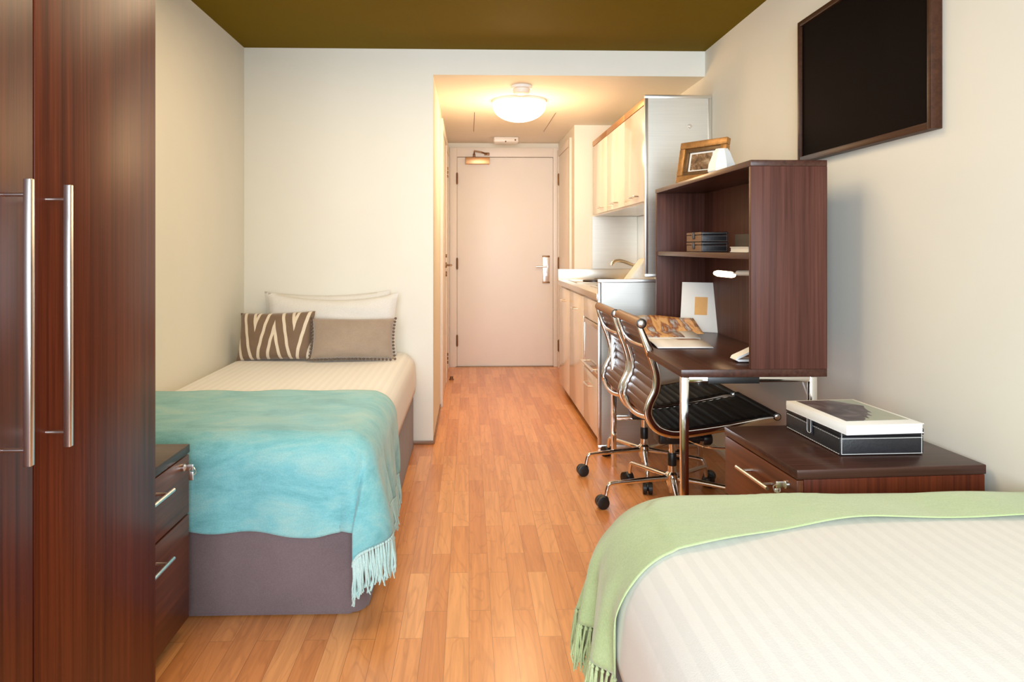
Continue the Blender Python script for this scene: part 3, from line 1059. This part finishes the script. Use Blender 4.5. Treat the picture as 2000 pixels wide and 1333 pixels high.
bw = 0.034
for a in ((-FW / 2, FW / 2, FH - bw, FH), (-FW / 2, FW / 2, 0.0, bw), (-FW / 2, -FW / 2 + bw, bw, FH - bw), (FW / 2 - bw, FW / 2, bw, FH - bw)):
    fbar(fm, *a, -0.03, 0.0)
fm.build('frame', GOLD, F)
fm = MB()
i0 = bw
for a in ((-FW / 2 + i0, FW / 2 - i0, FH - i0 - 0.02, FH - i0), (-FW / 2 + i0, FW / 2 - i0, i0, i0 + 0.02), (-FW / 2 + i0, -FW / 2 + i0 + 0.02, i0 + .02, FH - i0 - .02), (FW / 2 - i0 - 0.02, FW / 2 - i0, i0 + .02, FH - i0 - .02)):
    fbar(fm, *a, -0.022, -0.004, bev=0.002)
fm.build('inner_moulding', GOLDD, F)
m = MB()
fbar(m, -FW / 2 + 0.05, FW / 2 - 0.05, 0.05, FH - 0.05, -0.012, -0.003, bev=0.0)
m.build('mat', WHITE, F)
m = MB()
fbar(m, -0.05, 0.07, 0.062, FH - 0.062, -0.0135, -0.0121, bev=0.0)
m.build('photo', PHOTO, F)
MB().box(0.0, 0.075, -0.012, 0.012, 0.0, 0.006).tube([(0.073, 0, 0.004), (0.03, 0, 0.12)], 0.005, 6).build('strut', GOLDD, F)

O = MB().lathe([(0, 0), (0.052, 0), (0.062, 0.015), (0.058, 0.045), (0.036, 0.098), (0.026, 0.112), (0, 0.112)], (1.09, 3.06, HZ), 8)
tag(O.build('ornament', CERAMIC, None, (1.09, 3.06, HZ), smooth=0), 'white faceted ornament on the hutch in front of the gilt frame', 'ornament')


def storage_box(label, x0, x1, y0, y1, z0, z1, mat, group, q=0.0006, stmat=None, litmat=None, ang=0.0):
    stmat = stmat or STITCH
    cx, cy = (x0 + x1) / 2, (y0 + y1) / 2
    bx = thing('storage_box', label, 'box', (cx, cy, z0), ang, True, group)
    hx, hy, hz = (x1 - x0) / 2, (y1 - y0) / 2, z1 - z0
    lid = hz * 0.27
    B(-hx, hx, -hy, hy, 0, hz - lid - 0.0015, 0.003).build('body', mat, bx)
    B(-hx - 0.001, hx + 0.001, -hy - 0.001, hy + 0.001, hz - lid, hz, 0.003).build('lid', mat, bx)
    if litmat:  # thin added sheets that colour the front as lit
        B(-hx - 0.0012, -hx + 0.001, -hy + 0.002, hy - 0.002, 0.002, hz - lid - 0.003).build('lit_front_sheet', litmat, bx)
        B(-hx - 0.0022, -hx + 0.001, -hy + 0.002, hy - 0.002, hz - lid + 0.001, hz - 0.002).build('lit_front_sheet', litmat, bx)
    st = MB()
    e = 0.0014
    zl = hz - lid - 0.006
    for z in (0.004, zl, hz - 0.004):
        ex = e if z > zl + 0.003 else 0.0008
        for s in (-1, 1):
            st.box(-hx + 0.004, hx - 0.004, s * (hy + ex) - q, s * (hy + ex) + q, z - q, z + q)
        # dashed line on the front
        n = int(2 * hy / 0.012)
        for k in range(n):
            y = -hy + 0.004 + k * 0.012
            st.box(-hx - ex - q, -hx - ex + q, y, y + 0.008, z - q, z + q)
    for y in (-hy - 0.0008,):
        for x in (-hx + 0.004, hx - 0.006):
            st.box(x - q, x + q, y - q, y + q, 0.004, hz - 0.004)
    st.build('stitching', stmat, bx)
    tb = MB().box(-hx - 0.006, -hx - 0.001, -0.014, 0.014, hz * 0.30, hz, 0.002)
    t = tb.build('closure_tab', mat, bx)
    ts = MB()
    U = [(-hx - 0.0068, -0.011, hz - 0.003), (-hx - 0.0068, -0.011, hz * 0.40), (-hx - 0.0068, -0.006, hz * 0.34), (-hx - 0.0068, 0.006, hz * 0.34), (-hx - 0.0068, 0.011, hz * 0.40), (-hx - 0.0068, 0.011, hz - 0.003)]
    ts.tube(U, q * 1.3, 5)
    ts.build('tab_stitching', stmat, t)
    return bx


sb = storage_box('flat black box with white stitching on the right drawer unit under the book', 1.043, 1.289, 2.0, 2.322, 0.581, 0.655, BOXL, 'stitched boxes', ang=R(2.0))
storage_box('small dark box with lit front painted tan on the hutch shelf, lower of the two', 1.045, 1.165, 3.19, 3.41, 1.151, 1.195, BOXL, 'stitched boxes', 0.0005, DIMST, BOXLIT)
storage_box('small dark box with lit front painted tan on the hutch shelf, upper of the two', 1.045, 1.165, 3.19, 3.41, 1.1965, 1.2405, BOXL, 'stitched boxes', 0.0005, DIMST, BOXLIT)
bk = thing('book', 'white paper-cased book lying flat at the near end of the hutch shelf', 'book', (1.19, 2.96, 1.15))
MB().box(1.125, 1.255, 2.86, 3.06, 1.1505, 1.1535).box(1.125, 1.255, 2.86, 3.06, 1.1705, 1.1735).box(1.252, 1.255, 2.86, 3.06, 1.1535, 1.1705).build('cover', WHITE, bk)
MB().box(1.128, 1.251, 2.863, 3.057, 1.1536, 1.1704).build('pages', WHITEP, bk)
bk = thing('book', 'thick black book lying on the white book on the hutch shelf', 'book', (1.195, 2.95, 1.174))
MB().box(1.138, 1.25, 2.87, 3.035, 1.1745, 1.178).box(1.138, 1.25, 2.87, 3.035, 1.2225, 1.226).box(1.138, 1.141, 2.87, 3.035, 1.178, 1.2225).build('cover', BLACK, bk)
MB().box(1.142, 1.246, 2.873, 3.032, 1.1781, 1.2224).build('pages', GAP, bk)

# big book on the box
bb = thing('book', 'large white book with a mountain photo cover on the black box', 'book', (1.155, 2.13, 0.656), R(4.5), True)
bx0, bx1, by0, by1 = -0.138, 0.090, -0.190, 0.130
MB().box(bx0, bx1, by0, by1, 0.0, 0.0025, 0.001).box(bx0, bx1, by0, by1, 0.0245, 0.027, 0.001).box(bx0, bx0 + 0.003, by0, by1, 0.002, 0.025, 0.001).build('cover', WHITE, bb)
B(bx0 + 0.003, bx1 - 0.003, by0 + 0.003, by1 - 0.003, 0.0026, 0.0244).build('pages', WHITEP, bb)
jag = [(bx0 + 0.028, by1 - 0.01), (bx0 + 0.028, by0 + 0.045)]
nx = 14
ys = [0.0, .012, .02, .045, .03, .06, .075, .06, .10, .12, .11, .15, .18, .20, .215]
sil = [(bx0 + 0.05 + (bx1 - bx0 - 0.11) * k / nx, by0 + 0.045 + ys[k] * 0.82) for k in range(nx + 1)]
sky = MB().prism([(bx0 + 0.028, by0 + 0.045), (bx1 - 0.012, by0 + 0.045), (bx1 - 0.012, by1 - 0.01), (bx0 + 0.028, by1 - 0.01)], 0.0271, 0.0275)
cv = sky.build('cover_photo', COVERSKY, bb)
mt = MB().prism([(bx0 + 0.028, by1 - 0.01), (bx0 + 0.028, by0 + 0.045)] + [(p[0] + 0.03, p[1]) for p in sil] + [(bx1 - 0.09, by1 - 0.01)], 0.0276, 0.0279)
mt.build('mountain_print', MOUNT, cv)

# leaning card, magazine, white loop stand on the desk
cd = thing('booklet', 'white booklet with an orange square leaning against the hutch end panel', 'booklet', (1.19, 3.66, DZ), R(62), True)
cm = Matrix.Rotation(R(14), 4, 'Y')
m = MB()
m.obox(cm @ Matrix.Translation((0, 0, 0.13)), 0.006, 0.205, 0.26, 0.0012)
m.build('cover', WHITE, cd)
m = MB()
m.obox(cm @ Matrix.Translation((-0.0036, 0.0, 0.135)), 0.0010, 0.064, 0.094)
m.build('printed_square', ORANGE, cd)

mg = thing('magazine', 'open magazine with orange photo pages on the desk by the chairs', 'magazine', (0.96, 3.34, DZ), R(0), True)


def page(y0, y1, x0, x1, lift, sgn):
    def fn(u, v):
        y = y0 + (y1 - y0) * u
        x = x0 + (x1 - x0) * v
        t = (u if sgn > 0 else 1 - u)
        z = 0.003 + lift * math.sin(math.pi * min(1, (1 - t) * 1.05)) ** 0.8
        return Vector((x, y, z))
    return fn


pg = MB().grid(page(-0.29, 0.0, -0.15, 0.09, 0.012, 1), 14, 3).build('page', WHITE, mg, solid=0.003, offset=1)
p2 = MB().grid(page(0.0, 0.26, -0.15, 0.13, 0.020, -1), 14, 3).build('page', WHITE, mg, solid=0.003, offset=1)
MB().grid(lambda u, v: page(0.0, 0.26, -0.15, 0.13, 0.020, -1)(0.06 + u * 0.9, 0.03 + v * 0.72) + Vector((0, 0, 0.0034)), 14, 3).build('page_photo', PAGE_A, p2, solid=0.0004, offset=1)
MB().grid(lambda u, v: page(-0.29, 0.0, -0.15, 0.09, 0.012, 1)(0.55 + u * 0.4, 0.55 + v * 0.42) + Vector((0, 0, 0.0034)), 10, 3).build('page_photo', PAGE_B, pg, solid=0.0004, offset=1)
# a raised page standing up behind


def upright(u, v):
    y = 0.10 + 0.05 * v + 0.03 * math.sin(u * 3.0)
    x = -0.16 + 0.34 * u
    z = 0.016 + 0.075 * v * (0.9 + 0.1 * math.sin(u * 5))
    return Vector((x, y + 0.12 * v, z))


up = MB().grid(upright, 16, 6).build('page', PAGE_A, mg, solid=0.002, offset=1)

vs = thing('desk_stand', 'small white bent loop stand on the desk by the near side panel', 'stand', (1.045, 2.70, DZ))
MB().sweep([(1.12, 2.70, DZ + 0.009), (1.015, 2.70, DZ + 0.009), (1.008, 2.70, DZ + 0.012), (1.012, 2.70, DZ + 0.018), (1.10, 2.70, DZ + 0.058)],
           [(-0.03, -0.004), (0.03, -0.004), (0.03, 0.004), (-0.03, 0.004)], ref=(0, 1, 0)).build('loop', WHITEP, vs)
# cable under the desk
cbm = MB().tube(spline([(1.225, 2.62, 0.70), (1.24, 2.62, 0.66), (1.262, 2.63, 0.615), (1.30, 2.64, 0.58), (1.4195, 2.66, 0.50)], 6), 0.003, 8)
tag(cbm.build('cable', WHITEP, None, (1.3, 2.63, 0.6)), 'thin white cable hanging under the desk beside the right leg', 'cable')

# ------------------------------------------------------------------ framed board
fbz0, fbz1, fby0, fby1 = 1.528, 2.118, 2.108, 2.985
fb = thing('framed_board', 'large black panel with thin brown frame high on the right wall', 'framed board', (XR, 2.55, 1.53))
fw = 0.022
MB().box(1.385, XR, fby0, fby0 + fw, fbz0, fbz1, 0.002).box(1.385, XR, fby1 - fw, fby1, fbz0, fbz1, 0.002).box(1.385, XR, fby0 + fw, fby1 - fw, fbz0, fbz0 + fw, 0.002) \
    .box(1.385, XR, fby0 + fw, fby1 - fw, fbz1 - fw, fbz1, 0.002).build('frame', BOARDF, fb)
B(1.396, XR, fby0 + fw, fby1 - fw, fbz0 + fw, fbz1 - fw).build('panel', BOARD, fb)


# ------------------------------------------------------------------ chairs
def make_chair(label, loc):
    C = thing('office_chair', label, 'chair', (0, 0, 0), 0, True, 'black office chairs at the desk')
    pr = [(-.169, .845), (-.139, .77), (-.110, .70), (-.091, .625), (-.096, .56), (-.121, .505), (-.128, .462), (-.106, .420), (-.066, .396), (0, .388), (.164, .409), (.34, .440), (.41, .449)]
    path = spline([(x - 0.025, 0, z) for x, z in pr], 6)
    HW = 0.218
    for s in (-1, 1):
        off = []
        for i, p in enumerate(path):
            t = (path[min(i + 1, len(path) - 1)] - path[max(i - 1, 0)]).normalized()
            nrm = Vector((t.z, 0, -t.x))      # pointing to the back / underside
            if nrm.x > 0 and i < 20:
                nrm = -nrm
            k = i / (len(path) - 1)
            off.append(Vector((p.x, s * HW, p.z)) + nrm * 0.010)
        sec = [(.0085 * math.copysign(abs(math.cos(q)) ** .8, math.cos(q)), -.0015 + .0185 * math.copysign(abs(math.sin(q)) ** .8, math.sin(q))) for q in [2 * math.pi * h / 16 for h in range(16)]]
        scl = [1.0 - 0.35 * max(0, (0.10 - i / len(path)) / 0.10) - 0.35 * max(0, (i / len(path) - 0.75) / 0.25) for i in range(len(path))]
        MB().sweep(off, sec, ref=(0, 1, 0), scales=scl).build('side_rib', CHROME, C)
    # sling: ribbed back and seat
    def sling(i0, i1, bulge, n):
        P = path[i0:i1 + 1]
        acc = [0.0]
        for a, b in zip(P, P[1:]):
            acc.append(acc[-1] + (b - a).length)
        Ltot = acc[-1]

        def at(d):
            for i in range(len(P) - 1):
                if d <= acc[i + 1] + 1e-9:
                    t = (d - acc[i]) / (acc[i + 1] - acc[i])
                    q = P[i].lerp(P[i + 1], t)
                    tt = (P[i + 1] - P[i]).normalized()
                    return q, Vector((-tt.z, 0, tt.x))
            return P[-1], Vector((-(P[-1] - P[-2]).normalized().z, 0, (P[-1] - P[-2]).normalized().x))

        def fn(u, v):
            d = Ltot * u
            q, nn = at(d)
            h = bulge * abs(math.sin(math.pi * d / 0.036)) ** 0.6
            y = (2 * v - 1) * (HW - 0.0085)
            return Vector((q.x, y, q.z)) + nn * h * -1
        return MB().grid(fn, n, 8)
    cut = 44
    sling(2, cut, 0.006, 120).build('backrest', BACKL, C, solid=0.006, offset=0, smooth=50)
    sling(cut, len(path) - 2, 0.006, 120).build('seat', LEATHER, C, solid=0.008, offset=0, smooth=50)
    # rolls at the top of the back and the front of the seat
    def roll(x, z, r, mat, nm, endm):
        b = MB().cyl((x, -HW - 0.004, z), (x, HW + 0.004, z), r, 20).build(nm, mat, C)
        for s in (-1, 1):
            y = s * (HW + 0.004)
            MB().lathe([(0, 0.0), (r * 1.02, 0.0), (r * 1.02, s * 0.006), (r * 0.8, s * 0.0075)], (x, y, z), 20, 'y').build('end_ring', BLACK, b)
            MB().lathe([(0, s * 0.011), (r * 0.55, s * 0.0105), (r * 0.8, s * 0.0072), (0, s * 0.007)], (x, y, z), 20, 'y').build('end_cap', endm, b)
    roll(-.195, .848, 0.021, ROLL, 'top_roll', SATIN)
    roll(.387, .449, 0.016, LEATHER, 'front_roll', SATIN)
    # stretchers between the ribs
    def bow(x, z, dx, dz, r, nm, flat=1.0):
        pts = [(x + dx * math.cos(math.pi / 2 * t), HW * t, z + dz * math.cos(math.pi / 2 * t)) for t in [-1 + k / 8 for k in range(17)]]
        sec = [(r * math.cos(a), r * flat * math.sin(a)) for a in [2 * math.pi * k / 10 for k in range(10)]]
        MB().sweep(pts, sec).build(nm, CHROME, C)
    bow(-.167, .748, -.020, -.002, 0.008, 'back_stretcher')
    bow(-.167, .448, -.012, -.022, 0.010, 'back_stretcher')
    bow(-.005, .378, 0.0, -.045, 0.010, 'seat_stretcher')
    bow(.175, .402, -0.06, -.065, 0.010, 'seat_stretcher')
    # mechanism, knob, levers
    mech = MB().box(-.075, .115, -.055, .055, .285, .335, .012, 3).box(-.05, .09, -.10, .10, .315, .338, .006).build('tilt_mechanism', BLACK, C)
    MB().cyl((.115, 0, .30), (.145, 0, .297), .012, 12).lathe([(0, 0), (.024, 0), (.028, .008), (.028, .032), (.022, .04), (0, .04)], (.14, 0, .297), 18, 'x').build('tension_knob', BLACK, mech)
    MB().tube(spline([(.05, -.05, .31), (.11, -.12, .295), (.19, -.17, .30), (.235, -.19, .318)], 5), .0045, 8).tube([(.247 + .016 * math.cos(a), -.195, .312 + .016 * math.sin(a)) for a in [R(30 * k) for k in range(12)]], .0045, 8, True).build('height_lever', CHROME, mech)
    # column
    MB().cyl((0, 0, .235), (0, 0, .30), .0135, 16).build('gas_column', CHROME, C)
    MB().lathe([(0, .178), (.019, .178), (.020, .182), (.020, .232), (.017, .236), (0, .236)], (0, 0, 0), 18).build('column_sleeve', BLACK, C)
    MB().lathe([(0, .052), (.013, .055), (.017, .075), (.027, .09), (.030, .11), (.030, .14), (.020, .150), (.0185, .178), (0, .178)], (0, 0, 0), 22).build('hub', CHROME, C)
    # five arms with castors
    for k in range(5):
        a = R(187 + 72 * k)
        ca, sa = math.cos(a), math.sin(a)
        P = spline([(.02, .122), (.15, .116), (.262, .109), (.279, .104), (.285, .09), (.292, .058)], 5)
        P = [(p[0] * ca, p[0] * sa, p[1]) for p in [(q[0], q[1]) for q in spline([(r_, z_, 0) for r_, z_ in ((.02, .122), (.16, .116), (.280, .109), (.298, .103), (.305, .088), (.312, .056))], 5)]]
        arm = MB().tube(P, .0105, 10, scales=[1.25 - 0.35 * min(1, i / 10) for i in range(len(P))]).build('base_arm', CHROME, C)
        ex, ey = .318 * ca, .318 * sa
        m = MB()
        tx, ty = -sa, ca
        for s in (-1, 1):
            c0 = Vector((ex + .012 * ca, ey + .012 * sa, .028)) + Vector((tx, ty, 0)) * s * .013
            pts = [c0 + Vector((tx, ty, 0)) * d for d in (-.010, -.008, .008, .010)]
            m.tube(pts, .028, 18, scales=[.82, 1, 1, .82])
        m.sphere((ex + .004 * ca, ey + .004 * sa, .036), .023, 12, 8)
        m.build('castor', BLACK, arm)
    C.location = loc
    return C


def copy_tree(o, parent=None):
    c = o.copy()
    COL.objects.link(c)
    if parent is not None:
        c.parent = parent
    for ch in list(o.children):
        copy_tree(ch, c)
    return c


chair = make_chair('black chrome office chair at the near end of the desk, closest to the drawer unit', (0.925, 3.24, 0))
chair2 = copy_tree(chair)
chair2.location = (0.91, 3.70, 0)
chair2['label'] = 'black chrome office chair at the far end of the desk, nearest the kitchen'

# ------------------------------------------------------------------ kitchenette
KY0, KY1, KX, KX1 = 4.169, 5.995, 0.758, XR
KW = 1.028


def bow_handle(p0, p1, out, r=0.005, depth=0.03):
    p0, p1, out = Vector(p0), Vector(p1), Vector(out)
    d = (p1 - p0)
    pts = [p0, p0 + out * depth * 0.7 + d * 0.04, p0 + out * depth + d * 0.14, p0 + out * depth + d * 0.86, p1 + out * depth * 0.7 - d * 0.04, p1]
    return MB().tube(spline(pts, 4), r, 8)


def panel(label, x0, x1, y, z0, z1, th=0.022):
    P = thing('end_panel', label, 'panel', ((x0 + x1) / 2, y, z0), 0, False, 'steel kitchen end panels')
    f = 0.02
    MB().box(x0, x1, y, y + th, z1 - f, z1, .002).box(x0, x1, y, y + th, z0, z0 + f, .002).box(x0, x0 + f, y, y + th, z0 + f, z1 - f, .002).box(x1 - f, x1, y, y + th, z0 + f, z1 - f, .002).build('edge_frame', STEELV, P)
    B(x0 + f, x1 - f, y + 0.005, y + th - 0.001, z0 + f, z1 - f).build('sheet', STEEL, P)
    return P


panel('lower brushed steel panel closing the kitchen units behind the desk', KX - 0.008, XR - 0.002, KY0 - 0.022, 0.0, 0.986)
UP = panel('upper brushed steel panel at the end of the wall cupboards', KW - 0.004, XR - 0.002, KY0 - 0.022, 0.998, 2.062)
MB().lathe([(0, 0), (.012, 0), (.010, -.006), (0, -.007)], (1.29, KY0 - 0.017, 1.88), 14, 'y').build('fixing_stud', SATIN, UP)


def base_unit(label, y0, y1, hz, hyc):
    U = thing('base_cabinet', label, 'kitchen cabinet', ((KX + KX1) / 2, (y0 + y1) / 2, 0), 0, False, 'gloss cream base units')
    B(KX + 0.02, KX1 - 0.003, y0, y1, 0.09, 0.858).build('carcass', GLOSSW, U)
    B(KX + 0.05, KX + 0.065, y0, y1, 0.0, 0.09).build('plinth', GAP, U)
    d = B(KX, KX + 0.019, y0 + 0.002, y1 - 0.002, 0.045, 0.845, .0015).build('door', GLOSSW, U)
    bow_handle((KX, hyc - 0.075, hz), (KX, hyc + 0.075, hz), (-1, 0, 0)).build('handle', SATIN, d)


base_unit('gloss cream kitchen base unit nearest the entrance', 5.40, 5.99, 0.755, 5.635)
base_unit('gloss cream kitchen base unit next to the built-in oven', 4.735, 5.396, 0.742, 5.045)
A = thing('oven_unit', 'gloss cream kitchen unit with a small built-in oven above a drawer', 'oven unit', ((KX + KX1) / 2, 4.45, 0))
B(KX + 0.02, KX1 - 0.003, KY0 + 0.002, 4.731, 0.09, 0.858).build('carcass', GLOSSW, A)
B(KX + 0.05, KX + 0.065, KY0 + 0.002, 4.731, 0.0, 0.09).build('plinth', GAP, A)
B(KX, KX + 0.019, KY0 + 0.002, 4.729, 0.72, 0.845, .0015).build('fascia', GLOSSW, A)
ov = MB().box(KX - 0.004, KX + 0.02, KY0 + 0.004, 4.70, 0.685, 0.712, .003).box(KX - 0.004, KX + 0.02, KY0 + 0.004, 4.70, 0.40, 0.425, .003).box(KX - 0.004, KX + 0.02, 4.672, 4.70, 0.425, 0.685, .003).box(KX - 0.004, KX + 0.02, KY0 + 0.004, KY0 + 0.03, 0.425, 0.685, .003).build('oven_frame', STEELV, A)
B(KX + 0.001, KX + 0.02, KY0 + 0.03, 4.672, 0.425, 0.685).build('oven_glass', OVENG, ov)
MB().tube([(KX - 0.03, KY0 + 0.06, 0.44), (KX - 0.03, 4.64, 0.44)], .007, 10).cyl((KX, 4.62, 0.44), (KX - 0.03, 4.62, 0.44), .006, 8).cyl((KX, KY0 + 0.08, 0.44), (KX - 0.03, KY0 + 0.08, 0.44), .006, 8).build('oven_handle', SATIN, ov)
dw = B(KX, KX + 0.019, KY0 + 0.002, 4.729, 0.045, 0.392, .0015).build('drawer', GLOSSW, A)
bow_handle((KX, 4.375, 0.318), (KX, 4.545, 0.318), (-1, 0, 0)).build('handle', SATIN, dw)

WT = thing('worktop', 'steel kitchen worktop with upstand, sink and hob over the base units', 'worktop', (1.08, 5.08, 0.86))
B(KX - 0.012, KX1 - 0.003, KY0 + 0.001, KY1 - 0.006, 0.862, 0.90, .002).build('top', STEELV, WT)
MB().box(KX1 - 0.016, KX1 - 0.003, KY0 + 0.001, KY1 - 0.02, 0.90, 0.986, .001).box(KX - 0.012, KX1 - 0.003, KY1 - 0.02, KY1 - 0.006, 0.90, 0.990, .001).build('upstand', STEEL, WT)
hb = MB().box(0.82, 1.27, 5.42, 5.93, 0.9003, 0.905, .002).build('hob', STEELV, WT)
for y in (5.55, 5.80):
    MB().lathe([(0, .904), (.085, .904), (.085, .916), (.078, .92), (0, .92)], (0.97 if y < 5.6 else 1.10, y, 0), 24).build('hot_plate', HOB, hb)
MB().box(0.85, 1.28, 4.55, 5.02, 0.9003, 0.906, .003).build('sink_rim', STEELV, WT)
MB().box(0.885, 1.2, 4.59, 4.98, 0.9061, 0.907).build('sink_basin', GAP, WT)
TP = thing('kitchen_tap', 'chrome tap on the kitchen worktop in front of the steel splashback', 'tap', (1.27, 4.95, 0.90))
MB().lathe([(0, 0), (.025, 0), (.025, .02), (.019, .03), (.019, .10), (0, .105)], (1.27, 5.10, 0.906), 16).build('body', CHROME, TP)
MB().tube(spline([(1.27, 5.10, 0.98), (1.20, 5.08, 1.03), (1.08, 5.04, 1.075), (1.02, 5.02, 1.07), (1.0, 5.015, 1.045)], 6), .012, 12).build('spout', CHROME, TP)
MB().tube([(1.27, 5.10, 1.005), (1.245, 5.15, 1.05)], .007, 8).build('lever', CHROME, TP)


def towel_fn():
    m = MB()
    prof_ = [(0.90, 4.44), (0.96, 4.40), (1.055, 4.345), (1.09, 4.335), (1.11, 4.34)]
    # a folded cloth peaked over the drainer: sloping front face and back face
    poly = [(0.915, 0.908), (1.06, 1.098), (1.085, 1.108), (1.115, 1.085), (1.125, 0.908)]
    m.prism(poly, 4.30, 4.46, 'y')
    bmesh.ops.bevel(m.bm, geom=list(m.bm.edges), offset=0.012, segments=3, affect='EDGES', profile=0.5)
    return m


o = towel_fn().build('folded_towel', TOWEL, None, (1.03, 4.38, 0.907), smooth=70)
tag(o, 'cream folded towel standing peaked on the worktop behind the steel panels', 'towel')

# wall cupboards
WZ0, WZ1 = 1.443, 2.005
for k, (y0, y1, hyc, wh) in enumerate(((KY0 + 0.002, 4.71, 4.405, 'nearest, beside the upper steel panel'), (4.712, 5.32, 5.0, 'in the middle of the row'), (5.322, 5.93, 5.53, 'farthest, by the entrance'))):
    U = thing('wall_cabinet', 'gloss cream kitchen wall cupboard, ' + wh, 'wall cupboard', (1.23, (y0 + y1) / 2, WZ0), 0, False, 'gloss cream wall cupboards')
    B(KW + 0.02, KX1 - 0.003, y0, y1, WZ0 - 0.01, WZ1 + 0.035).build('carcass', GLOSSW, U)
    d = B(KW, KW + 0.019, y0 + 0.002, y1 - 0.002, WZ0, WZ1, .0015).build('door', GLOSSW, U)
    bow_handle((KW, hyc - 0.08, 1.482), (KW, hyc + 0.08, 1.482), (-1, 0, 0), .005, .026).build('handle', SATIN, d)
    B(KW - 0.002, KW + 0.019, y0, y1, WZ1 + 0.004, WZ1 + 0.045, .002).build('cornice', BRASS, U)
sp1 = struct('trim_2', B(KX1 - 0.006, KX1, KY0 + 0.002, KY1 - 0.012, 0.992, WZ0 - 0.012), STEEL)
sp2 = struct('trim_3', B(KW + 0.005, KX1 - 0.007, KY1 - 0.012, KY1 - 0.001, 0.992, WZ0 - 0.012), STEEL)
